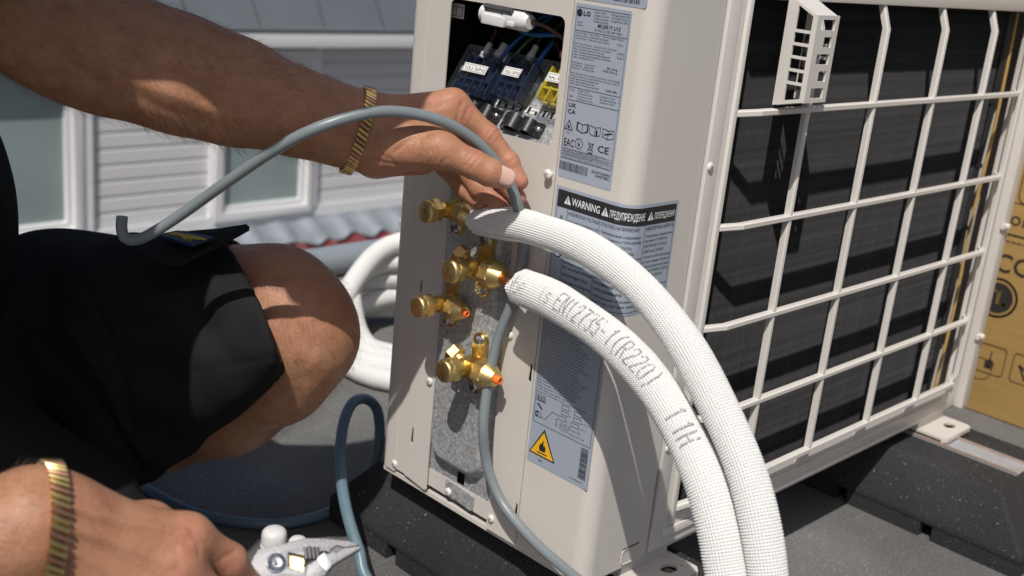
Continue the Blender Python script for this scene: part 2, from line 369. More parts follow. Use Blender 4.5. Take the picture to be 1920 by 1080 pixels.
# ------------------------------------------------------------------ flat print: text, strokes, fills in 2D, mapped onto a surface
class Print:
    def __init__(s): s.v = []; s.f = []; s.t = []
    def poly(s, pts):
        o = len(s.v); s.v += [tuple(p) for p in pts]; s.f.append(tuple(range(o, o+len(pts)))); return s
    def fill(s, x0, x1, y0, y1, n=1):
        for k in range(n):
            a = x0 + (x1-x0)*k/n; b = x0 + (x1-x0)*(k+1)/n; s.poly([(a, y0), (b, y0), (b, y1), (a, y1)])
        return s
    def line(s, pts, w, closed=False):
        pts = list(pts) + ([pts[0]] if closed else [])
        for (x0, y0), (x1, y1) in zip(pts, pts[1:]):
            L = math.hypot(x1-x0, y1-y0) or 1e-9; ex, ey = (x1-x0)/L*w/2, (y1-y0)/L*w/2
            s.poly([(x0-ex+ey, y0-ey-ex), (x1+ex+ey, y1+ey-ex), (x1+ex-ey, y1+ey+ex), (x0-ex-ey, y0-ey+ex)])
        return s
    def hline(s, x0, x1, y, w, n=24):
        for k in range(n):
            a = x0+(x1-x0)*k/n; b = x0+(x1-x0)*(k+1)/n; s.poly([(a, y-w/2), (b, y-w/2), (b, y+w/2), (a, y+w/2)])
        return s
    def ring(s, x, y, r, w, n=28):
        return s.line([(x+r*math.cos(2*math.pi*k/n), y+r*math.sin(2*math.pi*k/n)) for k in range(n)], w, True)
    def text(s, body, x, y, h, fit=None, bold=0.0, rot=0.0, res=2): s.t.append((body, x, y, h, fit, bold, rot, res)); return s
    def flush(s):
        if not s.t: return
        obs = []
        for (body, x, y, h, fit, bold, rot, res) in s.t:
            cu = bpy.data.curves.new('print', 'FONT'); cu.body = body; cu.size = 1.0; cu.resolution_u = res; cu.offset = bold
            cu.dimensions = '2D'; cu.fill_mode = 'FRONT'
            o = bpy.data.objects.new('print', cu); col.objects.link(o); obs.append(o)
        dg = bpy.context.evaluated_depsgraph_get(); dg.update()
        for o, (body, x, y, h, fit, bold, rot, res) in zip(obs, s.t):
            ev = o.evaluated_get(dg); me = ev.to_mesh()
            V = np.array([v.co[:2] for v in me.vertices]).reshape(-1, 2); F = [tuple(p.vertices) for p in me.polygons]
            if len(V):
                sc = h/.727; sx = sc
                if fit: sx = fit/max(1e-6, V[:, 0].max()-V[:, 0].min())
                c, q = math.cos(rot), math.sin(rot); X = V[:, 0]*sx; Y = V[:, 1]*sc; o0 = len(s.v)
                s.v += [(x + a*c - b*q, y + a*q + b*c) for a, b in zip(X, Y)]; s.f += [tuple(i+o0 for i in f) for f in F]
            ev.to_mesh_clear()
        for o in obs:
            cu = o.data; bpy.data.objects.remove(o); bpy.data.curves.remove(cu)
        s.t = []
    def build(s, name, m, parent, fn, flip=False):
        s.flush(); me = bpy.data.meshes.new(name)
        me.from_pydata([tuple(map(float, fn(x, y))) for x, y in s.v], [], [f[::-1] if flip else f for f in s.f])
        me.materials.append(MT[m]); me.update(); return link(name, me, parent, 'stuff' if len(s.f) > 12 else None)

# ------------------------------------------------------------------ signed-distance bodies
def vnoise(P, seed=0):
    rng = np.random.default_rng(seed); T = rng.random((32, 32, 32)).astype(np.float32)
    i = np.floor(P).astype(int); f = (P - i); f = f*f*(3-2*f); r = 0
    for dx in (0, 1):
        for dy in (0, 1):
            for dz in (0, 1):
                wgt = (f[..., 0] if dx else 1-f[..., 0])*(f[..., 1] if dy else 1-f[..., 1])*(f[..., 2] if dz else 1-f[..., 2])
                r = r + wgt*T[(i[..., 0]+dx) % 32, (i[..., 1]+dy) % 32, (i[..., 2]+dz) % 32]
    return r
class Field:
    def __init__(s, lo, hi, h):
        s.lo = np.asarray(lo, float); s.h = h; s.n = np.ceil((np.asarray(hi)-s.lo)/h).astype(int)+1
        s.V = np.full(s.n, .06, np.float32)
        s.ax = [(s.lo[k] + h*np.arange(s.n[k])).astype(np.float32) for k in range(3)]
    def region(s, lo, hi):
        a = np.clip(np.floor((lo-s.lo)/s.h).astype(int), 0, s.n-1); b = np.clip(np.ceil((hi-s.lo)/s.h).astype(int)+1, 1, s.n)
        return tuple(slice(a[k], b[k]) for k in range(3))
    def pts(s, sl):
        return np.stack(np.meshgrid(*[s.ax[k][sl[k]] for k in range(3)], indexing='ij'), -1)
    def cone(s, a, b, r0, r1, k=.006, flat=None, ff=1.0, bulge=0.0):
        a = np.asarray(a, float); b = np.asarray(b, float); R = max(r0, r1)*max(1, ff)*(1+abs(bulge)) + .03
        sl = s.region(np.minimum(a, b)-R, np.maximum(a, b)+R)
        if any(x.stop <= x.start for x in sl): return s
        P = s.pts(sl); ba = b-a; L2 = max(ba @ ba, 1e-12)
        t = np.clip(((P-a) @ ba)/L2, 0, 1); q = P - a - t[..., None]*ba
        if flat is not None:
            fl = np.asarray(flat)/np.linalg.norm(flat); c = q @ fl; q = q + (c*(1/ff-1))[..., None]*fl
        r = r0 + (r1-r0)*t + bulge*max(r0, r1)*np.sin(math.pi*t)
        d = np.linalg.norm(q, axis=-1) - r
        s.V[sl] = smin(s.V[sl], d, k); return s
    def chain(s, pts, rs, k=.006, **kw):
        for i in range(len(pts)-1): s.cone(pts[i], pts[i+1], rs[i], rs[i+1], k, **kw)
        return s
    def mesh(s): return surface_nets(s.V, s.lo, s.h)
def smin(a, b, k):
    if k <= 0: return np.minimum(a, b)
    h = np.maximum(k - np.abs(a-b), 0)/k
    return np.minimum(a, b) - h*h*k*.25
def surface_nets(V, lo, h):
    S = V < 0; n = np.array(V.shape)
    c = [(i, j, k) for i in (0, 1) for j in (0, 1) for k in (0, 1)]
    sh = lambda A, o: A[o[0]:n[0]-1+o[0], o[1]:n[1]-1+o[1], o[2]:n[2]-1+o[2]]
    cnt = sum(sh(S, o).astype(np.int8) for o in c); act = (cnt > 0) & (cnt < 8)
    idx = -np.ones(act.shape, int); ii = np.argwhere(act); idx[act] = np.arange(len(ii))
    pos = np.zeros((len(ii), 3)); num = np.zeros(len(ii)); cv = {o: sh(V, o)[act] for o in c}
    for a in c:
        for ax in range(3):
            if a[ax] == 0:
                b = list(a); b[ax] = 1; b = tuple(b); v0, v1 = cv[a], cv[b]; m = (v0 < 0) != (v1 < 0)
                t = np.where(m, v0/np.where(m, v0-v1, 1), 0); p = np.tile(np.array(a, float), (len(ii), 1)); p[:, ax] += t
                pos += np.where(m[:, None], p, 0); num += m
    verts = lo + h*(ii + pos/num[:, None]); quads = []
    for ax in range(3):
        o1, o2 = (ax+1) % 3, (ax+2) % 3
        A = np.take(S, range(0, n[ax]-1), axis=ax); B = np.take(S, range(1, n[ax]), axis=ax); e = np.argwhere(A != B)
        e = e[(e[:, o1] > 0) & (e[:, o2] > 0) & (e[:, o1] < n[o1]-1) & (e[:, o2] < n[o2]-1)]
        inside = A[e[:, 0], e[:, 1], e[:, 2]]; q = []
        for d1, d2 in ((-1, -1), (0, -1), (0, 0), (-1, 0)):
            g = e.copy(); g[:, o1] += d1; g[:, o2] += d2; q.append(idx[g[:, 0], g[:, 1], g[:, 2]])
        q = np.stack(q, 1); q[~inside] = q[~inside][:, ::-1]; quads.append(q)
    return verts, np.vstack(quads)
def relax(v, q, it=2, lam=.5):
    e = np.vstack([q[:, [0, 1]], q[:, [1, 2]], q[:, [2, 3]], q[:, [3, 0]]]); e = np.vstack([e, e[:, ::-1]])
    cnt = np.bincount(e[:, 0], minlength=len(v))[:, None]
    for _ in range(it):
        s = np.stack([np.bincount(e[:, 0], weights=v[e[:, 1], k], minlength=len(v)) for k in range(3)], 1)
        v = v + lam*(s/np.maximum(cnt, 1) - v)
    return v
def vnormals(v, q):
    fn = np.cross(v[q[:, 2]]-v[q[:, 0]], v[q[:, 3]]-v[q[:, 1]])
    n = np.zeros_like(v)
    for k in range(4): np.add.at(n, q[:, k], fn)
    return n/np.maximum(np.linalg.norm(n, axis=1), 1e-12)[:, None]
def mesh_np(name, v, q, m, parent=None, kind=None):
    me = bpy.data.meshes.new(name); me.from_pydata(v.tolist(), [], q.tolist())
    for x in (m if isinstance(m, (list, tuple)) else [m]): me.materials.append(MT[x])
    me.polygons.foreach_set('use_smooth', [True]*len(me.polygons)); me.update()
    return link(name, me, parent, kind)
# ------------------------------------------------------------------ the setting
ZG = -0.11
def structure(o): o['kind'] = 'structure'; return o
g = MB()
g.box(-6, 4.0, -6, 1.16, ZG-.25, ZG)
structure(g.build('flat_roof', 'roof'))
g = MB(); g.add([(-150, -150, -7), (150, -150, -7), (150, 150, -7), (-150, 150, -7)], [(0, 1, 2, 3)])
structure(g.build('ground', mat('distant_ground', (.10, .11, .09), .9, var=.3, vscale=.3)))

# metal edge trim of the flat roof
e = MB(); yv = 1.145
e.tube([(-6, yv, ZG+.026), (4.0, yv, ZG+.026)], .030, 20)
edge = tag(e.build('roof_edge_trim', 'edge'), 'rounded grey metal trim along the edge of the flat roof', 'roof trim')

# ------------------------------------------------------------------ rubber blocks under the unit
def block(x0, x1, y0, y1, label):
    t = thing('rubber_block', label, 'rubber block', ((x0+x1)/2, (y0+y1)/2, ZG), 'rubber blocks under the outdoor unit')
    top = -.0225; b = MB(); zb = ZG+.018; zm = ZG+.030; tp = .026
    vs = [(x0, y0, zb), (x1, y0, zb), (x1, y1, zb), (x0, y1, zb), (x0, y0, zm), (x1, y0, zm), (x1, y1, zm), (x0, y1, zm),
          (x0+tp, y0+.05, top), (x1-tp, y0+.05, top), (x1-tp, y1-.05, top), (x0+tp, y1-.05, top)]
    fs = [(3, 2, 1, 0), (8, 9, 10, 11)] + [(i, (i+1) % 4, 4+(i+1) % 4, 4+i) for i in range(4)] + [(4+i, 4+(i+1) % 4, 8+(i+1) % 4, 8+i) for i in range(4)]
    b.add(vs, fs); b.build('block_body', 'rubber', t, bevel=.005, seg=3)
    ny = 5; L = y1-y0; gap = .016
    for k in range(ny):                                # skirt pieces, with drain notches between them
        f = MB(); a = y0 + L*k/ny + (gap/2 if k else .001); c = y0 + L*(k+1)/ny - (gap/2 if k < ny-1 else .001)
        f.box(x0+.001, x1-.001, a, c, ZG+.0005, zb+.001); f.build('skirt', 'rubber', t)
    xm = (x0+x1)/2; r = MB(); zt = top+.0004
    r.box(xm-.021, xm+.021, y0+.055, y1-.055, zt, zt+.0014); rl = r.build('rail', 'rail', t)
    for s in (-1, 1):
        q = MB(); q.box(xm+s*.0200-.0012, xm+s*.0200+.0012, y0+.055, y1-.055, zt+.0014, zt+.0046); q.build('rail_lip', 'rust_recess_shade', rl)
block(.575, .785, -.185, .40, 'black speckled rubber block beside the cardboard box, under the far end of the outdoor unit')
block(.006, .190, -.185, .385, 'black speckled rubber block under the pipe valve side of the outdoor unit')

# ------------------------------------------------------------------ cardboard box
bx = thing('cardboard_box', 'brown cardboard carton with upside-down printing behind the outdoor unit', 'box', (1.3, -.2, ZG))
X0 = 1.052; YB0, YB1, ZB1 = -.62, .30, .56
b = MB(); b.box(X0, X0+.38, YB0, YB1, ZG+.001, ZB1); b.build('carton', 'card', bx, bevel=.003)
def boxmap(off): return lambda x, y: (X0-off, x, y)
def bp(u, v): q = pl(u, v, 0, X0); return q[1], q[2]
p = Print(); q2 = Print()
cx, cz = bp(1870, 558); p.ring(cx, cz, .030, .0035, 36); p.poly([(cx+.0245*math.cos(2*math.pi*k/30), cz+.0245*math.sin(2*math.pi*k/30)) for k in range(30)][::-1])
q2.fill(cx-.004, cx+.001, cz-.010, cz+.012); q2.fill(cx-.001, cx+.006, cz+.008, cz+.012); q2.ring(cx-.012, cz-.008, .0015, .003, 10)
tx, tz = bp(1868, 472); p.text('CO', tx-.000, tz, .030, bold=.012, rot=math.pi)
tx, tz = bp(1876, 398); p.text('nou', tx, tz, .024, bold=.002, rot=math.pi)
p.hline(cx-.25, cx+.05, bp(1880, 425)[1]-.008, .0012)
p.hline(cx-.25, cx+.05, bp(1880, 382)[1]+.006, .0012)
tx, tz = bp(1880, 432)
for k in range(16): p.line([(tx-.009*k, tz-.004), (tx-.009*k-.0065, tz-.004)], .0018); p.line([(tx-.009*k, tz-.014), (tx-.009*k-.0055, tz-.014)], .0018)
for k in range(5):
    sx, sz = bp(1836, 640); sx = sx - .058*k
    p.line(rrect(sx-.046, sx, sz-.046, sz, .005, 3), .0014, True)
    if k != 1: p.line([(sx-.023, sz-.010), (sx-.023, sz-.036)], .002); p.poly([(sx-.030, sz-.038), (sx-.016, sz-.038), (sx-.016, sz-.026), (sx-.023, sz-.022), (sx-.030, sz-.026)])
    else: p.line([(sx-.035, sz-.030), (sx-.011, sz-.018), (sx-.023, sz-.038)], .003, True)
fx, fz = bp(1908, 380); p.line(rrect(fx-.16, fx, fz, fz+.15, .012, 5), .0016, True)
rx, rz = bp(1838, 690); q2.ring(rx, rz, .018, .0012, 24)
p.build('printing', 'card_ink', bx, boxmap(.0006), flip=True); q2.build('logo_mark', 'card_ink2', bx, boxmap(.0010), flip=True)

# ------------------------------------------------------------------ neighbouring house
YH = 7.5
def H(u, v): q = pl(u, v, 1, YH); return q[0], q[2]
house = thing('house', 'white weatherboarded house with frosted windows behind the flat roof', 'house', (5, YH, -2.1))
ZW0, ZW1 = -2.03, -.50
w_ = MB(); w_.box(-3, 13, YH+.035, YH+.30, -4, ZW1+.4); w_.build('wall', 'siding', house)
xw0r = H(172, 330)[0]; xw1l, xw1r = H(392, 330)[0], H(592, 330)[0]
segs = [(xw0r, xw1l), (xw1r, 13.0)]
ph = .1235
for (a, b_) in segs:
    me0 = None; z = ZW0+.10
    while z < ZW1+.1:
        if me0 is None:
            m_ = MB(); m_.prism([(0, 0), (-.022, .006), (-.022, ph-.022), (-.006, ph-.012), (-.006, ph), (0, ph)], lambda x, y, t: (t, YH+.034+x, y), a, b_)
            o = m_.build('siding_board', 'siding', house); me0 = o.data
        else: o = link('siding_board', me0, house)
        o.location.z = z; z += ph
sk = MB(); sk.box(-1, 13, YH-.015, YH+.034, ZW0, ZW0+.098); sk.build('skirting_board', 'trim', house)
def window(x0, x1, z0, z1, fw):
    f = MB()
    f.sheet(rect(x0-fw, x1+fw, z0-fw, z1+fw), [rect(x0, x1, z0, z1)], lambda x, y, t: (x, YH+t, y), -.045, .05)
    wo = f.build('window', 'trim', house, bevel=.008)
    f = MB(); s_ = .045
    f.sheet(rect(x0+.004, x1-.004, z0+.004, z1-.004), [rect(x0+s_, x1-s_, z0+s_, z1-s_)], lambda x, y, t: (x, YH+t, y), -.015, .04)
    f.build('sash', 'trim', wo, bevel=.005)
    f = MB(); f.box(x0+s_-.01, x1-s_+.01, YH+.015, YH+.021, z0+s_-.01, z1-s_+.01); f.build('pane', 'frost', wo)
wx0, wz0 = H(412, 398); wx1, _ = H(568, 380)
window(wx0, wx1, wz0, -.66, .075)
wx1b, wz0b = H(135, 425)
window(wx1b-1.9, wx1b, wz0b, -.66, .08)
# posts beside the windows
for xa in (xw0r-.075, xw1l+.002, xw1r-.075):
    f = MB(); f.box(xa, xa+.073, YH-.028, YH+.034, ZW0+.098, ZW1+.1); f.build('corner_board', 'trim', house)
YF = YH-.17
def HF(u, v, y=None): return pl(u, v, 1, YF if y is None else y)
zf0, zf1 = HF(600, 90)[2], HF(600, 62)[2]
f = MB(); f.box(-3, 13, YF, YH+.2, zf0, zf1); f.build('fascia', 'trim', house, bevel=.006)
f = MB(); f.tube([(-3, YF+.012, zf1+.020), (13, YF+.012, zf1+.020)], .022, 16); f.build('gutter', 'zinc', house)
# standing seam cladding above the fascia
x = -3.0; rng = random.Random(3)
while x < 13:
    wd = .62; m_ = MB()
    m_.add([(x, YF+.02, zf1+.03), (x+wd-.02, YF+.02, zf1+.03), (x+wd-.02, YF+.75, zf1+1.2), (x, YF+.75, zf1+1.2),
            (x, YF+.05, zf1+.01), (x+wd-.02, YF+.05, zf1+.01), (x+wd-.02, YF+.78, zf1+1.18), (x, YF+.78, zf1+1.18)],
           [(0, 1, 2, 3), (7, 6, 5, 4), (0, 4, 5, 1), (1, 5, 6, 2), (2, 6, 7, 3), (3, 7, 4, 0)])
    m_.build('cladding_panel', 'zinc', house); x += wd
f = MB(); f.add([(-3, YF+.06, zf1), (13, YF+.06, zf1), (13, YF+.80, zf1+1.19), (-3, YF+.80, zf1+1.19)], [(0, 1, 2, 3)]); f.build('cladding_backing', 'zinc', house)
# lead flashing dressed over the glazed tiles below the wall
pt = .312; sl = math.tan(math.radians(27)); zt0 = ZW0-.02; yt0 = YH+.01
def wave(x, a=.044): return a*(.5+.5*math.cos(2*math.pi*(x-.05)/pt))**1.6
xs = np.arange(1.0, 8.2, pt/14); m_ = MB(); vs = []; fs = []
nv = 9
for i, x in enumerate(xs):
    for j in range(nv):
        s_ = .34*j/(nv-1) + (.02*math.sin(x*9.1)+.015*math.sin(x*23) if j == nv-1 else 0)
        vs.append((x, yt0-s_*.89, zt0-s_*.89*sl*.98 + wave(x)*min(1, .35+j/4)*.8 + .024 + .006*math.sin(x*31+j)*(j/nv)))
for i in range(len(xs)-1):
    for j in range(nv-1): fs.append((i*nv+j, i*nv+j+1, (i+1)*nv+j+1, (i+1)*nv+j))
m_.add(vs, fs); lf = m_.build('lead_flashing', 'lead', house, smooth=80)
def tile_mesh():
    m_ = MB(); vs = []; fs = []; n = 15; L = .40
    for i in range(n+1):
        x = pt*i/n
        for j in (0, 1):
            vs.append((x, -j*L*.89, -j*L*.89*sl + wave(x) + .018*j))
    for i in range(n): fs.append((2*i, 2*i+1, 2*i+3, 2*i+2))
    k = len(vs); vs += [(a, b, c-.016) for a, b, c in vs]; fs += [tuple(q+k for q in f)[::-1] for f in fs]
    fs += [(2*i+1, 2*i+1+k, 2*i+3+k, 2*i+3) for i in range(n)] + [(0, k, k+1, 1), (2*n, 2*n+1, 2*n+1+k, 2*n+k)]
    m_.add(vs, fs); return m_
t0 = None
for r_ in range(3):
    for i in range(22):
        x = 1.0 + pt*i
        if t0 is None: o = tile_mesh().build('roof_tile', 'red_tile', house, smooth=60); t0 = o.data
        else: o = link('roof_tile', t0, house)
        s_ = .22 + .335*r_
        o.location = (x, yt0-s_*.89, zt0-s_*.89*sl-.012)
f = MB(); f.add([(0, yt0, zt0-.06), (9, yt0, zt0-.06), (9, yt0-2.2, zt0-.06-2.2*sl), (0, yt0-2.2, zt0-.06-2.2*sl)], [(0, 1, 2, 3)]); f.build('roof_deck', 'dark', house)

# ------------------------------------------------------------------ coil of white insulated pipe lying behind the unit
cc = pl(800, 668, 2, ZG)
pts = []; turns = 6; Rr = .0165
for k in range(turns*40+1):
    s_ = k/40; a = 2*math.pi*s_ + 2.0
    lev = s_/turns
    tilt = math.radians(3 + 33*max(0, lev-.30)/.70)
    R_ = .152 - .026*lev + .010*math.sin(3*a+1.7*s_)+.008*math.sin(a*.37)
    ctr = np.array([cc[0], cc[1], ZG]) + np.array([.0, .01, Rr+.002 + lev*.078 + .02*max(0, lev-.35)])
    # tilt about the horizontal axis that runs along the view's left-right direction, top leaning toward the unit
    ex = np.array([.71, -.70, 0]); ey0 = np.array([.70, .71, 0])
    ey = ey0*math.cos(tilt) + np.array([0, 0, 1])*math.sin(tilt)
    pts.append(ctr + R_*(math.cos(a)*ex + math.sin(a)*ey))
P = np.array(pts); P[:, 2] = np.maximum(P[:, 2], ZG+Rr+.001)
coil = thing('pipe_coil', 'coil of white insulated pipe lying on the roof behind the outdoor unit', 'pipe coil', (cc[0], cc[1], ZG))
m_ = MB(); m_.tube(P, Rr, 20); m_.build('insulation', 'foam', coil, smooth=70)
# ------------------------------------------------------------------ the outdoor unit
unit = thing('outdoor_unit', 'cream metal heat pump outdoor unit with brass valves and rear grille', 'heat pump', (.385, .145, -.018))
HT = .545; TH = .0012
def SX(off): return lambda x, y, t: (t + off, x, y)         # sheet in the Y-Z plane
def SY(off): return lambda x, y, t: (x, t + off, y)         # sheet in the X-Z plane
# side panel that wraps round the rear corner
rc = .016
prof = [(0.0, .0850)] + [(rc - rc*math.cos(a), rc - rc*math.sin(a)) for a in np.linspace(0, math.pi/2, 10)] + [(.0905, 0.0)]
inn = [(TH, .0850)] + [(rc - (rc-TH)*math.cos(a), rc - (rc-TH)*math.sin(a)) for a in np.linspace(0, math.pi/2, 10)] + [(.0905, TH)]
m_ = MB(); N = len(prof); zz = (0.001, .539)
vs = [(x, y, z) for z in zz for x, y in prof + inn]
fs = []
for i in range(N-1):
    fs += [(i, i+1, 2*N+i+1, 2*N+i), (N+i+1, N+i, 3*N+i, 3*N+i+1), (i+1, i, N+i, N+i+1), (2*N+i, 2*N+i+1, 3*N+i+1, 3*N+i)]
fs += [(0, 2*N, 3*N, N), (N-1, 2*N-1, 4*N-1, 3*N-1)]
m_.add(vs, fs); side = m_.build('side_panel', 'beige', unit, smooth=40)
# knock-out pressed into the wrap
m_ = MB(); ko = rrect(.0530, .0785, .0028, .0195, .004, 4); ki = rrect(.0541, .0774, .0039, .0184, .0032, 4)
m_.sheet(ko, [ki], SY(0), -.0007, .0005); m_.build('knockout', 'beige', side, smooth=30)
m_ = MB(); m_.box(.0535, .0775, -.0004, .0004, .0197, .0205); m_.build('knockout_slit', 'dark', side)
# valve-side panel with the terminal window, the valve opening and the slots
def slot(yc, z0, z1, w=.0036): return [(yc-w*.45, z0), (yc+w*.6, z0+.002), (yc+w*.25, z1), (yc-w*.35, z1-.001)]
outer = [(.0862, .0015), (.1265, .0015), (.1265, .0445), (.1285, .0465), (.1285, .330), (.2165, .330), (.2165, .0035), (.2200, .0020), (.2520, .0060), (.2520, .538), (.0862, .538)]
win = rrect(.0935, .2360, .3835, .4925, .007, 5)
m_ = MB(); m_.sheet(outer, [win, slot(.2436, .0438, .0634), slot(.2476, .2061, .2200), slot(.0900, .1668, .1858), slot(.0895, .0300, .0452)], SX(.0002), 0, TH)
front_side = m_.build('valve_side_panel', 'beige', unit, smooth=20)
# joggled strip and front panel edge
m_ = MB(); m_.box(.0018, .0030, .2500, .2730, .0055, .538); m_.build('joggle_strip', 'beige', unit)
fr = .012
pf = [(0.0012, .2690)] + [(.0012 + fr - fr*math.cos(a), .2935-fr+fr*math.sin(a)) for a in np.linspace(0, math.pi/2, 8)] + [(.770, .2935), (.770, .2915), (.004+fr, .2915), (.0040, .2690)]
m_ = MB(); m_.prism(pf, lambda x, y, t: (x, y, t), .0020, .538); m_.build('front_panel', 'beige', unit, smooth=40)
# top panel, far side panel, base pan, inner lining
m_ = MB(); m_.box(-.003, .773, -.004, .297, .540, .5485); m_.build('top_panel', 'beige', unit, bevel=.003)
m_ = MB(); m_.box(.766, .7685, .0015, .291, .002, .539); m_.build('far_side_panel', 'beige', unit)
m_ = MB(); m_.box(.0035, .765, .004, .289, -.004, .0005)
m_.sheet(rect(.1150, .2250, .0075, .0262), [], SX(.0040), 0, .0014); m_.build('base_pan', 'beige', unit)
m_ = MB(); m_.box(.110, .112, .006, .286, .001, .538); m_.box(.113, .765, .050, .052, .001, .538); m_.build('inner_partition', 'dark', unit)
# galvanised valve plate with its pressed pillow
ys = np.linspace(.1260, .2200, 64); zs = np.linspace(.0240, .3330, 150)
def pillow(y, z):
    cy, hy = .1740, .0430; cz, hz = .200, .158; r = .026
    qx = abs(y-cy)-(hy-r); qz = abs(z-cz)-(hz-r)
    d = math.hypot(max(qx, 0), max(qz, 0)) + min(max(qx, qz), 0) - r
    t = min(1, max(0, (-d)/.010)); return t*t*(3-2*t)
vs = [(.0045 - .0115*pillow(y, z), y, z) for y in ys for z in zs]; nz = len(zs)
fs = [(i*nz+j, i*nz+j+1, (i+1)*nz+j+1, (i+1)*nz+j) for i in range(len(ys)-1) for j in range(nz-1)
      if not (.1655 < ys[i] < .1760 and .0265 < zs[j] < .0400)]
m_ = MB(); m_.add(vs, fs); plate = m_.build('valve_plate', 'galv', unit, smooth=60)
m_ = MB(); m_.prism([(.1490, .0235), (.1490, .0095), (.1530, .0072), (.1870, .0115), (.1905, .0150), (.1905, .0262)], SX(0), .0024, .0036); m_.build('bracket_tab', 'galv', plate)
m_ = MB(); m_.box(.012, .016, .126, .222, .020, .335); m_.build('plate_backing', 'dark', unit)
# screws
def screw(pos, d, r=.0042, h=.0026, out=0.0, m='screw_white', parent=unit, hexh=False, washer=False, name='screw'):
    pos = np.asarray(pos, float); d = np.asarray(d, float); d /= np.linalg.norm(d); m_ = MB()
    if out: m_.lathe(pos, d, [(0, r*.42), (out, r*.42)], 10)
    b_ = pos + d*out
    if washer: m_.lathe(b_, d, [(0, r*1.35), (.0010, r*1.35), (.0012, r*1.2)], 20)
    if hexh: m_.lathe(b_ + d*.0008, d, [(0, r), (h*.85, r), (h*1.1, r*.86)], 6, ph=random.random())
    else: m_.lathe(b_, d, [(0, r), (h*.35, r), (h*.75, r*.82), (h, r*.45), (h*1.04, r*.02)], 20)
    m_.mi = 1; u, v, _ = basis(d); a = random.random()*1.5; u2 = u*math.cos(a)+v*math.sin(a); v2 = -u*math.sin(a)+v*math.cos(a)
    top = b_ + d*(h*(1.0 if not hexh else 1.05)+.0008*(1 if hexh else 0))
    for p_, q_ in ((u2, v2), (v2, u2)): m_.obox(top, p_*r*.52, q_*r*.09, d*.00022)  # dark cross bars stand in for shade in the driver recess
    return m_.build(name, [m, 'steel_dark' if m == 'chrome' else 'rust_recess_shade'], parent, smooth=40)
NX = (-1, 0, 0); NY = (0, -1, 0)
def SP(u, v, x=0.0): return pl(u, v, 0, x)
screw(SP(1034, 326), NX, .0045, .0028, .0042)
screw(SP(740, 869, .002), NX); screw(SP(841, 922, .0024), NX); screw(SP(921, 972), NX); screw(SP(956, 628), NX); screw(SP(806, 715), NX)
# ------------------------------------------------------------------ labels on the side
LY0 = .0833
def side_label(name, y0, y1, z0, z1, r=.0015):
    m_ = MB(); m_.sheet(rrect(y1, y0, z0, z1, r, 3), [], SX(0), -.0003, -.00002); return m_.build(name, 'label', side, smooth=30)
def smap(y0, z1, off=.00055): return lambda x, y: (-off, y0 - x, z1 + y)
# top label, cut by the frame
lb = side_label('barcode_label', .0833, .0105, .5085, .5375, .003); p = Print(); rr = random.Random(5); x = .040
while x < .066:
    wv = rr.choice((.0004, .0007, .0011)); p.fill(x, x+wv, -.0262, -.012); x += wv + rr.choice((.0004, .0006, .0009))
p.build('printing', 'ink', lb, smap(.0833, .5375))
# rating label
W1, H1 = .0600, .1445
lb = side_label('rating_label', LY0, LY0-W1, .3610, .3610+H1); p = Print()
def T(s, fx, fy, h, fit=None, bold=0.0): p.text(s, fx*W1, -fy*H1, h, None if fit is None else fit*W1, bold)
bw = .00035
p.line([(.03*W1, -.022*H1), (.97*W1, -.022*H1), (.97*W1, -.885*H1), (.03*W1, -.885*H1)], bw, True)
p.ring(.085*W1, -.052*H1, .0026, .0007); p.poly([(.085*W1+.0021*math.cos(2*math.pi*k/20), -.052*H1+.0021*math.sin(2*math.pi*k/20)) for k in range(20)])
T('LG', .150, .064, .0036, .125, .03)
for k, (a, c) in enumerate((('HEAT PUMP', 'КОНДИЦИОНЕР'), ('BOMBA DE CALOR', 'ТЕПЛОВИЙ НАСОС'), ('POMPE À CHALEUR', 'ҚЫЗДЫРҒЫШ СОРҒЫ'), ('WÄRMEPUMPE', ''))):
    T(a, .35, .042+.0165*k, .0014, .26 if k else .2)
    if c: T(c, .65, .042+.0165*k, .0014, .30)
T('MU2R17 U13', .43, .117, .0030, .40, .02); T('Клас I', .06, .108, .0015); T('Класс 1', .06, .124, .0015); T('50 Hz(Гц) 220-240 V(В)~', .38, .138, .0019, .5)
p.hline(.03*W1, .97*W1, -.150*H1, bw, 1)
rows = ['Current (Max.)   Storm (Max.)   Электр ағыны (Макс.)', 'Corrente (Max.)   Рабочий ток (макс.)', 'Courant (Max.)   Рабочий струм (макс.)', '', 'Max. Fuse Ampacity   Capacidad Max. De Fusible', 'Courant admissible maximale des fusibles',
        'Max. Strombelastbarkeit Sicherung', 'Макс. токовая нагрузка на предохранитель', 'Макс. струмове навантаження на запобіжник', 'Макс. сақтандырғыш тогы', '', 'Refrigerant   Kältemittel', 'Réfrigérante   Хладагент', 'Refrigerant   Холодоагент', '',
        'Max. Allowable Pressure(H/L) Presión Max. Permitida(A/B)', 'Pression maximale autorisée(H/B) Max. Zulässig Druck(H/L)', 'Макс. допустимое давление (в/н)', 'Макс. допустимий тиск (в/н)', 'Макс. рұқсат етілген қысым (ж/т)']
for k, s_ in enumerate(rows):
    if s_: T(s_, .05, .166+.0152*k, .00135, min(.88, .0165*len(s_)))
for s_, fx, fy in (('11.0 A', .80, .196), ('R32 1.04 kg', .68, .332), ('0.702 t-CO₂ eq', .62, .350), ('4.32/2.4 MPa', .70, .455)): T(s_, fx, fy, .0017, None, .012)
p.line([(.84*W1, -.235*H1), (.94*W1, -.235*H1), (.94*W1, -.262*H1), (.84*W1, -.262*H1)], .0003, True); p.line([(.89*W1, -.235*H1), (.89*W1, -.262*H1)], .0003)
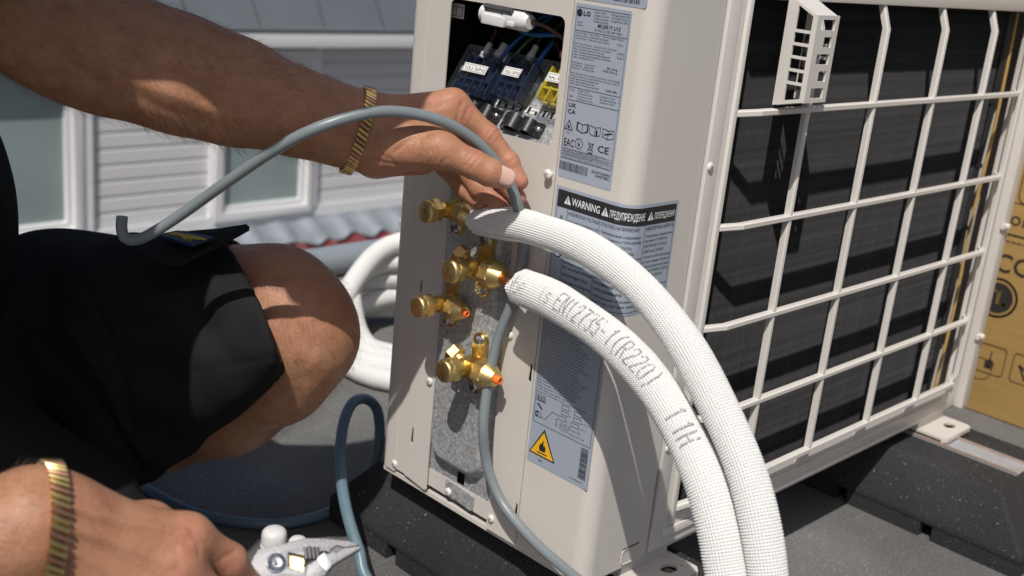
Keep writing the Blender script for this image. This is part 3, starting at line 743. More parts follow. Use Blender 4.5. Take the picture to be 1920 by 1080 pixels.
p.hline(.03*W1, .97*W1, -.470*H1, bw, 1); p.hline(.03*W1, .97*W1, -.545*H1, bw, 1); p.line([(.22*W1, -.47*H1), (.22*W1, -.545*H1)], bw)
T('T1/N1', .06, .492, .0016); T('IPX4', .06, .528, .0016)
for k, (a, c) in enumerate((('Made in China', 'Сделано в Китае'), ('Fabricado en China', 'Қытайда жасалған'), ('Fabriqué en Chine', 'Зроблено в Китаї'), ('Hergestellt in China', ''))):
    T(a, .24, .486+.0165*k, .0014); T(c, .62, .492+.0165*k, .0014)
T('UK', .06, .585, .0037, .15, .018); T('CA', .06, .622, .0037, .15, .018)
def tri(P_, x, y, s_, w_): P_.line([(x-s_*.55, y), (x+s_*.55, y), (x, y+s_)], w_, True)
def flame(P_, x, y, s_): P_.poly([(x-s_*.30, y), (x+s_*.30, y), (x+s_*.36, y+s_*.30), (x+s_*.20, y+s_*.62), (x+s_*.12, y+s_*.42), (x+s_*.02, y+s_), (x-s_*.16, y+s_*.55), (x-s_*.24, y+s_*.66), (x-s_*.37, y+s_*.28)])
yb = -.715*H1
tri(p, .115*W1, yb, .0078, .0007); flame(p, .115*W1, yb+.0012, .0036); T('R32', .09, .738, .0014)
def book(x, w_, h_, n=1):
    for k in range(n): p.line([(x-.0006*k, yb+.0010+.0005*k), (x+w_/2, yb-.0004), (x+w_+.0006*k, yb+.0010+.0005*k), (x+w_+.0006*k, yb+h_), (x+w_/2, yb+h_-.0012), (x-.0006*k, yb+h_)], .0005, True)
    p.line([(x+w_/2, yb), (x+w_/2, yb+h_-.0012)], .0005)
book(.28*W1, .0105, .0078, 3); book(.50*W1, .0118, .0078); T('i', .615, .712, .0050, .035, .05); book(.74*W1, .0118, .0078, 1); p.line([(.78*W1, yb+.003), (.90*W1, yb+.005)], .0012)
T('EAC', .05, .812, .0066, .19, .010); p.ring(.335*W1, -.782*H1, .0042, .0005); p.line([(.335*W1, -.795*H1), (.335*W1, -.765*H1)], .0006); p.line([(.31*W1, -.78*H1), (.335*W1, -.797*H1), (.36*W1, -.78*H1)], .0006)
p.line([(.52*W1, -.765*H1), (.53*W1, -.802*H1), (.585*W1, -.802*H1), (.595*W1, -.765*H1)], .0005, True); p.line([(.50*W1, -.808*H1), (.61*W1, -.758*H1)], .0005); p.line([(.50*W1, -.758*H1), (.61*W1, -.808*H1)], .0005); p.fill(.52*W1, .60*W1, -.822*H1, -.815*H1)
T('CE', .68, .800, .0058, .20, .012)
for k, s_ in enumerate(('LF Electronics Tianjin Appliances Co., Ltd.', 'КНР, 300402, Тяньцзинь, Бей Чен, Дин Янь Роуд 9', 'UK Importer: LG Electronics U.K. Ltd', 'Velocity 2, Brooklands Drive, Weybridge, KT13 0SL', 'LG Electronics Inc. Single Contact Point (EU/UK)', 'LG Electronics Deutschland GmbH', 'Alfred-Herrhausen-Allee 3-5, 65760 Eschborn, Germany', 'LG Electronics Tianjin Appliances Co. Ltd.', 'No. 9 Jin Wei Road, Bei Chen District, Tianjin, 300402, P.R. China')):
    T(s_, .05, .826+.0073*k*1.0, .0008, min(.88, .018*len(s_)))
for yy in (.829, .843, .858): p.hline(.03*W1, .97*W1, -yy*H1, .0002, 1)
x = .02*W1
while x < .56*W1:
    wv = rr.choice((.0003, .0005, .0008)); p.fill(x, x+wv, -.955*H1, -.905*H1); x += wv+rr.choice((.0003, .0005, .0007))
T('22UW16GFA3', .62, .925, .0022, .34, .012); T('EWGTEEU', .70, .945, .0022, .25, .012)
p.build('printing', 'ink', lb, smap(LY0, .3610+H1))
# refrigerant label
LZ = .0935; W3, H3 = .0745, .1420
lb = side_label('refrigerant_label', .0826, .0826-W3, LZ, LZ+H3); p = Print()
p.line([(.035*W3, -.02*H3), (.97*W3, -.02*H3), (.97*W3, -.715*H3), (.035*W3, -.715*H3)], .0004, True)
gas = ['(BG) Съдържа флуорирани парникови газове.', '(CS) Obsahuje fluorované skleníkové plyny.', '(DA) Indeholder fluorholdige drivhusgasser.', '(DE) Enthält fluorierte Treibhausgase.', '(ET) Sisaldab fluoritud kasvuhoonegaase.', '(EL) Περιέχει φθοριούχα αέρια του θερμοκηπίου.',
       '(FR) Contient des gaz à effet de serre fluorés.', '(HR) Sadrži fluorirane stakleničke plinove.', '(IT) Contiene gas fluorurati ad effetto serra.', '(LV) Satur fluorētas siltumnīcefekta gāzes.', '(LT) Sudėtyje yra fluorintų šiltnamio dujų.', '(HU) Fluortartalmú üvegházhatású gázokat tartalmaz.',
       '(MT) Fih gassijiet fluworurati serra.', '(NL) Bevat gefluoreerde broeikasgassen.', '(PL) Zawiera fluorowane gazy cieplarniane.', '(PT) Contém gases fluorados com efeito de estufa.', '(RO) Conţine gaze fluorurate cu efect de seră.', '(SK) Obsahuje fluórované skleníkové plyny.',
       '(SL) Vsebuje fluorirane toplogredne pline.', '(FI) Sisältää fluorattuja kasvihuonekaasuja.', '(SV) Innehåller fluorerade växthusgaser.', '(NO) Inneholder fluorerte drivhusgasser.', '(TR) Florlu sera gazları içerir.', 'Please fill in the blanks, when a product is installed.']
for k, s_ in enumerate(gas): p.text(s_, .05*W3, -(.045+.0202*k)*H3, .0015, min(.8*W3, .00118*len(s_)))
p.line(rect(.05*W3, .20*W3, -.565*H3, -.525*H3), .0004, True); p.text('R32', .065*W3, -.560*H3, .0038, .12*W3, .02)
p.poly([(.07*W3, -.590*H3), (.16*W3, -.620*H3), (.17*W3, -.612*H3), (.085*W3, -.580*H3)]); p.line(rect(.06*W3, .15*W3, -.675*H3, -.64*H3), .0005, True); p.ring(.085*W3, -.657*H3, .0016, .0008)
p.line([(.15*W3, -.665*H3), (.22*W3, -.675*H3), (.27*W3, -.64*H3), (.33*W3, -.60*H3), (.42*W3, -.605*H3)], .0004); p.line(rect(.40*W3, .42*W3, -.675*H3, -.63*H3), .0004, True)
for k in range(3):
    xo = .03 if k < 2 else .0
    p.line(rect((.44+xo)*W3, (.55+xo)*W3, -(.545+.04*k)*H3, -(.520+.04*k)*H3), .0004, True); p.line(rect((.64+xo)*W3, (.76+xo)*W3, -(.552+.04*k)*H3, -(.527+.04*k)*H3), .0004, True)
    p.text('kg /', (.565+xo)*W3, -(.540+.04*k)*H3, .0013); p.text('t-CO₂ eq.', (.78+xo)*W3, -(.548+.04*k)*H3, .0013)
for k, s_ in enumerate(('• R32 GWP : 675', 'kg(F) / t(F) / P(kg) / t(kg) / GWP', '(F*S1 / P(kg))', '• t-CO₂ eq = F gas (kg) x GWP / 1000')): p.text(s_, .46*W3, -(.648+.0145*k)*H3, .0014)
xt, yt, st = .240*W3, -.925*H3, .0265
p.poly([(xt-.0163, yt-.0012), (xt+.0163, yt-.0012), (xt, yt+st)]); p.text('R32', .19*W3, -.968*H3, .0020, None, .015)
y = -.735*H3
while y > -.945*H3:
    wv = rr.choice((.0004, .0006, .0009)); p.fill(.84*W3, .955*W3, y-wv, y); y -= wv + rr.choice((.0004, .0006, .0008))
p.text('P/NO. MEZ67807309', .70*W3, -.972*H3, .0013)
p.build('printing', 'ink', lb, smap(.0826, LZ+H3))
q = Print(); q.poly([(xt-.0142, yt+.0001), (xt+.0142, yt+.0001), (xt, yt+st-.0032)]); q.build('warning_triangle', 'yellow_ink', lb, smap(.0826, LZ+H3, .0007))
q = Print(); flame(q, xt, yt+.0046, .0115); q.fill(xt-.0062, xt+.0062, yt+.0020, yt+.0031); q.build('flame_symbol', 'ink', lb, smap(.0826, LZ+H3, .0009))
# warning label that turns the corner
WY, WZ, HW = .0826, .3532, .0960; L1 = WY-rc; LA = rc*math.pi/2; WW = L1 + LA + (.0632-rc)
def bend(off):
    def f_(x, y):
        z = WZ + y
        if x < L1: return (-off, WY-x, z)
        if x < L1+LA:
            a = (x-L1)/rc; return (rc-(rc+off)*math.cos(a), rc-(rc+off)*math.sin(a), z)
        return (rc + (x-L1-LA), -off, z)
    return f_
q = Print(); q.fill(0, WW, -HW, 0, 60); lb = q.build('warning_label', 'label', side, bend(.0003))
for pg in lb.data.polygons: pg.use_smooth = True
p = Print(); hb = .0150; e_ = .0028
x1, x2 = .052, .052+(WW-.052-e_)*.54
p.fill(e_, WW-e_, -e_-hb, -e_, 60)
for x in (e_, WW-e_): p.fill(x-.0002, x+.0002, -HW+e_, -e_)
for x in (x1, x2): p.fill(x-.0002, x+.0002, -HW+e_, -e_)
p.fill(.0155-.0002, .0155+.0002, -HW+e_, -e_-hb); p.hline(e_, WW-e_, -HW+e_, .0004, 60); p.hline(e_, x1, -.0450, .0003, 20)
cols = [(.0165, x1-.0175, [('HAZARDOUS VOLTAGE', .0031), ('• Improper connections can', .0024), ('cause ELECTRIC SHOCK,', .0024), ('DEATH or FIRE.', .0024), ('', .002), ('', .0024), ('• Do not turn on power when', .0024), ('disassembling the', .0024), ('equipment for installation,', .0024), ('service, repair.', .0024), ('Do not touch the heat', .0031), ('exchanger fins.', .0031), ('• Improper handling may', .0024), ('cause injury.', .0024)]),
        (x1+.0012, x2-x1-.0022, [('ОПАСНОЕ НАПРЯЖЕНИЕ', .0031), ('• Неправильное соединение', .0024), ('может привести к ПОРАЖЕНИЮ', .0024), ('ЭЛЕКТРИЧЕСКИМ ТОКОМ,', .0024), ('СМЕРТИ или ВОЗГОРАНИЮ.', .0024), ('• Подключите кабели в соответствии', .0021), ('со схемой на крышке основной', .0021), ('платы управления.', .0021), ('разборке оборудования для', .0021), ('установки, ремонта или', .0024), ('обслуживания, ремонта.', .0024), ('Не прикасайтесь к ребрам', .0029), ('теплообменника.', .0029), ('• Неправильное обращение', .0024), ('может стать причиной травмы', .0024)]),
        (x2+.0010, WW-e_-x2-.0018, [('НЕБЕЗПЕЧНА НАПРУГА', .0031), ('• Неправильне з\'єднання може', .0022), ('спричинити УРАЖЕННЯ', .0024), ('ЕЛЕКТРИЧНИМ СТРУМОМ,', .0024), ('СМЕРТЬ або ПОЖЕЖУ.', .0024), ('• Підключіть кабелі відповідно', .0022), ('до схеми з\'єднань, наведеної', .0022), ('на кришці модуля управління.', .0022), ('Небезпека ПОЖЕЖІ, УДАРУ', .0024), ('ЕЛЕКТРИЧНИМ СТРУМОМ', .0024), ('', .002), ('• Не вмикайте живлення, якщо', .0022), ('пристрій розібрано з', .0022), ('метою ремонту.', .0022)])]
for x, wd, ls in cols:
    y = -e_-hb-.0048
    for s_, h in ls:
        if s_: p.text(s_, x, y, h, min(wd, len(s_)*h*.66), .004 if h > .0028 else 0.0)
        y -= h*1.95
tri(p, .0092, -.0335, .0085, .0006); p.text('!', .0085, -.0318, .0045, None, .02)
p.ring(.0092, -.0560, .0056, .0009); p.line([(.0052, -.0520), (.0132, -.0600)], .0009); p.line([(.0068, -.0595), (.0080, -.0555), (.0105, -.0550), (.0112, -.0535), (.0118, -.0575)], .0004)
p.build('printing', 'ink', lb, bend(.00055))
q = Print(); yb2 = -e_-hb+.0043
for x, s_, wd, hh in ((.0108, 'WARNING', .0325, .0066), (x1+.0010, 'ПРЕДУПРЕЖДЕНИЕ', x2-x1-.0115, .0062), (x2+.0010, 'ПОПЕРЕДЖЕННЯ', WW-e_-x2-.0105, .0054)):
    q.poly([(x, yb2-.0004), (x+.0078, yb2-.0004), (x+.0039, yb2+.0070)]); q.text(s_, x+.0088, yb2, hh, wd-.001, .012)
q.build('header_lettering', 'ink_white', lb, bend(.0008))
q = Print()
for x in (.0108, x1+.0010, x2+.0010): q.fill(x+.0034, x+.0044, yb2+.0022, yb2+.0050); q.fill(x+.0034, x+.0044, yb2+.0006, yb2+.0016)
q.build('exclamation_mark', 'ink', lb, bend(.0010))

# ------------------------------------------------------------------ service valves
def valve(u, v, big, yoff=0.0, plug=None, pipe_r=None, text='S'):
    c = pl(u, v, 0, -.0205); c = np.array([-.0205, c[1], c[2]]); y, z = c[1], c[2]; s = 1.0 if big else .86
    m_ = MB()                                            # forged body: stem barrel along X, flare branch along -Y, flange
    m_.lathe((-.0070, y, z), NX, [(0, .0105*s), (.004, .0098*s), (.010, .0088*s), (.024, .0082*s), (.028, .0075*s)], 24)
    m_.obox((-.0205, y-.0055*s, z), (.0078*s, 0, 0), (0, .0078*s, 0), (0, 0, .0085*s))
    m_.lathe((-.0205, y, z), NY, [(0, .0086*s), (.010*s, .0080*s), (.0175*s, .0074*s), (.020*s, .0068*s)], 24)
    fl = [(math.cos(a)*.0085*s, math.sin(a)*.0085*s+.0235*s) for a in np.linspace(-.15, math.pi+.15, 10)] + [(math.cos(a)*.0085*s, math.sin(a)*.0085*s-.0205*s) for a in np.linspace(math.pi-.15, 2*math.pi+.15, 10)]
    m_.prism(fl, lambda a, b_, t: (t, y-.004*s+a, z+b_), -.0118, -.0072)
    body = m_.build('service_valve', 'brass', unit, smooth=40, bevel=0)
    r = .0126 if big else .0120; L = .0160 if big else .0155
    m_ = MB(); x0 = -.0350 if big else -.0345                 # hexagonal stem cap
    m_.lathe((x0, y, z), NX, [(0, r*.84), (.0012, r*.99), (L*.62, r*.99)], 6, ph=.35)
    m_.lathe((x0-L*.60, y, z), NX, [(0, r*.86), (L*.10, r*.88), (L*.30, r*.87), (L*.40, r*.80), (L*.43, r*.70)], 30)
    cap = m_.build('stem_cap', 'brass_dull', body, smooth=28, bevel=.0006)
    p_ = Print(); p_.text(text, 0, 0, r*.52, r*.85, .01, rot=-1.2); xf = x0-L*1.03-.0002; p_.flush()
    a_ = np.array(p_.v); a_ -= a_.mean(0); p_.v = [tuple(k) for k in a_]
    p_.build('cast_mark', 'brass', body, lambda a, b_: (xf, y-a, z+b_))
    rn = .0136 if big else .0112                         # flare nut
    m_ = MB(); y0 = y-.0165*s
    m_.lathe((-.0205, y0, z), NY, [(0, rn*.86), (.0012, rn*1.0), (.0115*s, rn*1.0), (.0128*s, rn*.93)], 6, ph=.15)
    m_.lathe((-.0205, y0-.0122*s, z), NY, [(0, rn*.93), (.002, rn*.86), (.0085*s, rn*.60), (.0105*s, rn*.52)], 28)
    m_.build('flare_nut', 'brass_dull', body, smooth=28)
    yn = y0-.0225*s
    if plug:
        m_ = MB(); m_.lathe((-.0205, yn+.004, z), NY, [(0, .0042*s), (.0085*s, .0042*s), (.0095*s, .0036*s), (.0095*s, .0022*s), (.0070*s, .0020*s)], 20); m_.build('plug', 'orange', body, smooth=40)
    if big:                                                # capped service port behind the stem cap
        m_ = MB(); m_.lathe((-.0240, y, z+.002), (-.10, .86, .42), [(0, .0062), (.012, .0058)], 18)
        m_.lathe(np.array((-.0240, y, z+.002))+np.array((-.10, .86, .42))/.962*.0095, (-.10, .86, .42), [(0, .0085), (.001, .0096), (.009, .0096), (.0102, .0082), (.0108, .006)], 6, ph=.2)
        m_.build('service_port', 'brass_dull', body, smooth=28)
    for dz in (.0245*s, -.0215*s): screw((-.0118, y-.004*s, z+dz), NX, .0046*s, .0036, 0, 'chrome', body, True, True)
    return np.array([-.0205, yn, z])
V1 = valve(841, 391, False, text='SH'); V2 = valve(888, 500, True, text='DAT'); V3 = valve(826, 567, False, plug=True, text='SH'); V4 = valve(876, 685, True, plug=True, text='DH')

# ------------------------------------------------------------------ terminal compartment
tb_n = np.array([-.839, 0, .545]); tb_w = np.array([.545, 0, .839]); tb_o = np.array([.0105, 0, .3850])
def TB(y, w_, n_): return tb_o + np.array([0, y, 0]) + tb_w*w_ + tb_n*n_
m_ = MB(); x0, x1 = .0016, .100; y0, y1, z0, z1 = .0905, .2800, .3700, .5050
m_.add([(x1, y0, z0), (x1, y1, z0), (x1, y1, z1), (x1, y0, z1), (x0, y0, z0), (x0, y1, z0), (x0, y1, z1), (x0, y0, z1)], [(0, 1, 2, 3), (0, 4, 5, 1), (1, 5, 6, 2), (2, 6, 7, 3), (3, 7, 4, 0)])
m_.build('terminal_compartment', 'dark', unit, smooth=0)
def tb_box(m_, ya, yb_, wa, wb, na, nb): m_.obox(TB((ya+yb_)/2, (wa+wb)/2, (na+nb)/2), np.array([0, abs(yb_-ya)/2, 0]), tb_w*(wb-wa)/2, tb_n*(nb-na)/2); return m_
m_ = MB(); tb_box(m_, .092, .262, -.012, .075, -.0020, -.0002); mp = m_.build('terminal_plate', 'galv', unit)
m_ = MB(); tb_box(m_, .104, .236, .0195, .0275, .0000, .0004); st = m_.build('terminal_sticker', 'sticker', mp)
p = Print()
for k, s_ in enumerate(('POWER SUPPLY', 'A-UNIT', 'B-UNIT')): p.text(s_, .010+.040*k, .003, .0022)
p.line(rect(.001, .131, .0008, .0072), .0004, True)
for k in range(12): p.fill(.012+.0095*k, .015+.0095*k, .0008, .0072 if k % 3 else .004)
p.build('printing', 'ink', st, lambda a, b_: tuple(TB(.236-a, .0195+b_, .0007)))
def terminal(ya, yb_, wa, wb, body_m, base_m, sticker, nscrew, name='terminal_block'):
    m_ = MB(); tb_box(m_, ya, yb_, wa+.003, wb-.003, .0005, .0100); o = m_.build(name, base_m, unit, bevel=.0008)
    wd = (yb_-ya)/nscrew
    for k in range(nscrew+1):
        m_ = MB(); yy = ya + wd*k; tb_box(m_, yy-.0009, yy+.0009, wa+.003, wb-.003, .0100, .0195); m_.build('divider', body_m, o)
    m_ = MB(); tb_box(m_, ya, yb_, (wa+wb)/2-.0055, (wa+wb)/2+.0055, .0100, .0185); m_.build('bridge', body_m, o)
    for k in range(nscrew):
        for wv in (wa+.011, wb-.011): screw(TB(ya+wd*(k+.5), wv, .0100), tb_n, .0036, .0026, 0, 'chrome', o)
    m_ = MB(); t = .0013
    tb_box(m_, ya-.001, yb_+.001, wa, wb, .0225, .0225+t); tb_box(m_, ya-.001, yb_+.001, wa, wa+t, .008, .0225); tb_box(m_, ya-.001, yb_+.001, wb-t, wb, .012, .0225)
    m_.build('clear_cover', 'clear', o, bevel=.0003)
    m_ = MB(); wm = (wa+wb)/2+.003; tb_box(m_, ya+.15*(yb_-ya), yb_-.12*(yb_-ya), wm-.0038, wm+.0048, .02395, .0241); s_ = m_.build('marker_sticker', 'sticker', o)
    p_ = Print(); p_.text(sticker, 0, 0, .0030, (yb_-ya)*.6); p_.line(rect(-.0012, (yb_-ya)*.66, -.0016, .0046), .00025, True)
    p_.build('marking', 'ink', o, lambda a, b_: tuple(TB(yb_-.12*(yb_-ya)-.0022-a, wm-.0012+b_, .0244)))
    return o
t1 = terminal(.1885, .2310, .0165, .0585, 'navy', 'navy', '1(L) 2(N)', 4)
t2 = terminal(.1495, .1795, .0205, .0635, 'navy', 'olive', '1(L) 2(N)', 3)
t3 = terminal(.0965, .1275, .0265, .0640, 'yellow', 'yellow', '3(A) 3(B)', 3)
m_ = MB(); tb_box(m_, .1455, .1490, .034, .046, .006, .020); m_.build('cover_latch', 'clear', t2, bevel=.0005)
def sock(y, w_, r, n_=.015, L=.016):
    m_ = MB(); a = TB(y, w_, n_); m_.lathe(a, tb_w, [(0, r*1.25), (L*.45, r*1.25), (L*.45, r), (L, r*.95)], 16); m_.build('wire_boot', 'white_plastic', unit); return a + tb_w*L
def wire(pts, r, m_name): m_ = MB(); m_.tube(spline(pts, 36), r, 10); return m_.build('wire', m_name, unit, smooth=80)
# ferrite core hanging in the top of the window
fx = .006; fa = pl(907, 24, 0, fx); fb = pl(995, 42, 0, fx); ax = fb-fa; L = np.linalg.norm(ax); ax /= L
m_ = MB(); m_.lathe(fa, ax, [(0, .0062), (.002, .0084), (L*.48, .0087), (L*.50, .0081), (L*.54, .0081), (L*.56, .0089), (L*.92, .0089), (L, .0060)], 28); fe = m_.build('ferrite_core', 'white_plastic', unit, smooth=40)
m_ = MB(); cf = fa+ax*L*.38; m_.obox(cf+np.array([-.0086, 0, -.0036]), ax*.014, np.array([.0022, 0, 0]), np.array([0, 0, .0042])); m_.obox(cf+ax*.021+np.array([-.0086, 0, -.0036]), ax*.0045, np.array([.0016, 0, 0]), np.array([0, 0, .0020])); m_.build('clip', 'white_plastic', fe, bevel=.0008)
m_ = MB(); cf = fa+ax*L*.46; m_.obox(cf+np.array([-.0080, 0, .0062]), ax*.017, np.array([.0012, 0, .0015]), np.array([-.0015, 0, .0022])); m_.build('dark_sticker', 'steel_dark', fe)
s1 = sock(.2185, .0560, .0030); s2 = sock(.2040, .0600, .0042, .011); s3 = sock(.1625, .0625, .0030)
wire([s1, s1+tb_w*.010+np.array([0, .0, .006]), fa+np.array([.002, .006, -.006]), fa+ax*.004], .0017, 'wire_brown')
wire([s3, s3+tb_w*.012, s3+tb_w*.022+np.array([.01, 0, .01]), s3+np.array([.03, -.005, .05])], .0017, 'wire_brown')
wire([fb-ax*.004, fb+ax*.010+np.array([.006, 0, -.001]), fb+ax*.030+np.array([.012, 0, -.010]), fb+ax*.05+np.array([.016, 0, -.03])], .0019, 'wire_brown')
bA = pl(963, 46, 0, .035); bB = pl(1052, 66, 0, .030)
wire([bA+np.array([.02, .006, .008]), bA, (bA+bB)/2+np.array([-.006, 0, -.004]), bB, bB+np.array([.01, -.015, -.006])], .0022, 'wire_blue')
wire([TB(.1960, .060, .014), TB(.190, .075, .016), TB(.180, .095, .014), TB(.165, .115, .010)], .0020, 'wire_blue')
wire([TB(.1530, .062, .012), TB(.1500, .075, .014), TB(.1460, .100, .010), TB(.142, .118, .0)], .0021, 'wire_blue')
wire([pl(1055, 28, 0, .05), pl(1020, 30, 0, .045), pl(990, 55, 0, .05), pl(970, 75, 0, .06)], .0020, 'wire_blue')
wire([TB(.1865, .060, .010), TB(.182, .075, .012), TB(.176, .095, .008), TB(.172, .115, .0)], .0016, 'wire_green')
wire([pl(1060, 40, 0, .04), pl(1040, 62, 0, .045), pl(1050, 90, 0, .04), pl(1060, 110, 0, .03)], .0030, 'wire_black')
wire([pl(1040, 80, 0, .045), pl(1052, 95, 0, .03), pl(1053, 108, 0, .028)], .0019, 'copper')
for yy, ww in ((.1935, .0560), (.1865, .0500)):
    m_ = MB(); m_.lathe(TB(yy, ww, .012), tb_w, [(0, .0022), (.010, .0022), (.010, .0028), (.014, .0026)], 14); m_.build('wire_ferrule', 'chrome', unit)
m_ = MB(); q_ = pl(857, 19, 0, .012); m_.box(.0115, .0120, q_[1]-.010, q_[1]+.008, q_[2]-.007, q_[2]+.006); cs = m_.build('corner_sticker', 'sticker', unit)
p = Print(); p.line(rect(.002, .016, .002, .010), .0006, True); p.text('1', .006, .003, .006); p.build('marking', 'ink', cs, lambda a, b_: (.0112, q_[1]+.008-a, q_[2]-.007+b_))
# cable clamps
def clamp(yc, w_):
    m_ = MB(); h = []
    base = [(-.024, 0), (.024, 0), (.024, .0030)]
    def arch(c, r, a0=0, a1=math.pi, n=9): return [(c+r*math.cos(a), .0030+r*math.sin(a)) for a in np.linspace(a0, a1, n)]
    out = [(.0245, -.0002), (.0245, .0032), (.0185, .0040)] + arch(.0085, .0082)[:] + arch(-.0100, .0095)[:] + [(-.0215, .0040), (-.0245, .0032), (-.0245, -.0002)]
    hol1 = [(.0085+.0052*math.cos(a), .0036+.0052*math.sin(a)) for a in np.linspace(0, 2*math.pi, 14, endpoint=False)]
    hol2 = [(-.0100+.0066*math.cos(a), .0040+.0060*math.sin(a)) for a in np.linspace(0, 2*math.pi, 14, endpoint=False)]
    for hh in (hol1, hol2):
        for k, (a, b_) in enumerate(hh): hh[k] = (a, max(.0006, b_))
    m_.sheet(out, [hol1, hol2], lambda a, b_, t: TB(yc-a, w_+t, b_), -.0065, .0065)
    o = m_.build('cable_clamp', 'black_plastic', unit, smooth=40)
    screw(TB(yc-.0205, w_, .0036), tb_n, .0034, .0026, 0, 'chrome', o)
    return o
clamp(.1430, .0070); clamp(.1980, .0095)

# ------------------------------------------------------------------ rear: frame, grille bars, coil, sensor guard, feet
GY = -.014
def RP(u, v, y=GY): return pl(u, v, 1, y)
colx = [np.mean([RP(*q)[0] for q in l]) for l in (((1510, 205), (1485, 410), (1450, 590)), ((1640, 195), (1515, 845)), ((1750, 187), (1625, 795)), ((1838, 182), (1722, 750)))]
rowz = [np.mean([RP(*q)[2] for q in l]) for l in (((1600, 197), (1890, 180)), ((1480, 412), (1860, 333)), ((1450, 590), (1850, 470)), ((1420, 752), (1815, 602)))]
zb = np.mean([RP(*q)[2] for q in ((1520, 843), (1780, 722))]); xr = RP(1868, 330)[0]+.004
XL = .1225; ZT = .5215; XR = .716
m_ = MB()
m_.sheet(rect(.0935, .764, .0035, .5385), [rect(XL, XR, .0405, ZT)], SY(.0), -.0015, .004)
fr_o = m_.build('rear_frame', 'beige_plastic', unit, bevel=.0008)
m_ = MB(); m_.box(.0925, .1085, -.0030, -.0016, .0290, .5380); m_.build('frame_lip', 'beige_plastic', fr_o, bevel=.0006)
m_ = MB(); m_.box(.1165, XL, -.0060, -.0016, .0300, .5380); m_.build('frame_rib', 'beige_plastic', fr_o, bevel=.0015)
m_ = MB(); m_.box(.1090, .700, -.0040, -.0016, .0150, .0240); m_.build('frame_rib', 'beige_plastic', fr_o, bevel=.0010)
m_ = MB(); m_.box(XL, XR, -.0085, .0015, ZT, .5385); m_.build('top_rail', 'beige_plastic', fr_o, bevel=.0015)
m_ = MB(); m_.box(.7500, .7700, -.0120, .0020, .0015, .5380); m_.build('end_flange', 'beige', unit, bevel=.002)
for z in (.420, .255, .105):
    m_ = MB(); m_.lathe((.7560, -.0118, z), NY, [(0, .0040), (.006, .0038), (.0065, .0015)], 14); m_.box(.746, .756, -.0150, -.0110, z-.003, z+.003); m_.build('clip_lug', 'beige_plastic', unit)
def bar(pts, horizontal, hw=.0029):
    m_ = MB(); P_ = np.array(pts, float); n = len(P_); vs = []; d = .0042
    side_v = np.array([0, 0, 1.0]) if horizontal else np.array([1.0, 0, 0])
    for q in P_:
        for sx, sy in ((-1, d), (-1, -.0005), (-.62, -.0022), (.62, -.0022), (1, -.0005), (1, d)): vs.append(q + side_v*hw*sx + np.array([0, sy, 0]))
    fs = [(i*6+k, i*6+(k+1) % 6, (i+1)*6+(k+1) % 6, (i+1)*6+k) for i in range(n-1) for k in range(6)] + [tuple(range(6)), tuple((n-1)*6+k for k in range(6))]
    m_.add(vs, fs); return m_.build('grille_bar', 'beige_plastic', unit, smooth=25)
for z in rowz: bar([(XL-.002, -.0025, z-.002), (XL+.022, GY, z), (XR-.020, GY, z), (XR+.002, -.0025, z-.001)], True)
bar([(XL-.002, -.0025, zb-.007), (XL+.022, GY, zb), (XR-.02, GY, zb), (XR+.002, -.0025, zb-.006)], True, .0034)
for x in colx: bar([(x, -.0035, ZT+.003), (x, GY+.0006, ZT-.022), (x, GY+.0006, zb-.001), (x, -.0018, zb-.020)], False)
bar([(XR-.006, -.0035, ZT+.002), (XR-.006, GY+.002, ZT-.022), (XR-.006, GY+.002, zb+.012), (XR-.006, -.0018, zb-.012)], False)
# finned coil with rounded edge, end tubes and wiring
m_ = MB(); m_.box(.1120, .6900, .0190, .0400, .0060, .5360); fc_ = m_.build('finned_coil', 'fins', unit)
m_ = MB(); rgf = random.Random(9); x = .1130
while x < .689:
    j_ = rgf.uniform(-.0003, .0003); m_.add([(x, .0189, .007), (x+.0004+j_, .0158, .007), (x+.0004, .0158, .535), (x, .0189, .535)], [(0, 1, 2, 3)]); x += .0024
m_.build('fins', 'fins', fc_, smooth=0, kind='stuff', fixn=False)
m_ = MB(); m_.tube(spline([(.697, .020, .010), (.699, .016, .15), (.698, .018, .30), (.700, .016, .42), (.699, .018, .535)], 40), .0050, 10); hz = m_.build('harness', 'wire_black', unit, smooth=80)
for z in (.09, .17, .25, .33, .41, .48):
    m_ = MB(); m_.lathe((.6988, .0170, z), (0, 0, 1), [(0, .0062), (.005, .0062)], 14); m_.build('cable_tie', 'black_plastic', hz)
for k in range(6):
    z = .055+.082*k; m_ = MB(); m_.tube(spline([(.690, .030, z), (.7060, .028, z+.004), (.7120, .026, z+.018), (.7060, .028, z+.032), (.690, .030, z+.036)], 20), .0036, 10); m_.build('return_bend', 'copper', unit, smooth=80)
m_ = MB(); m_.tube(spline([(.706, .012, .02), (.7075, .010, .14), (.706, .012, .26), (.708, .010, .38), (.706, .012, .53)], 40), .0022, 8); m_.build('wire', 'card', unit, smooth=80)
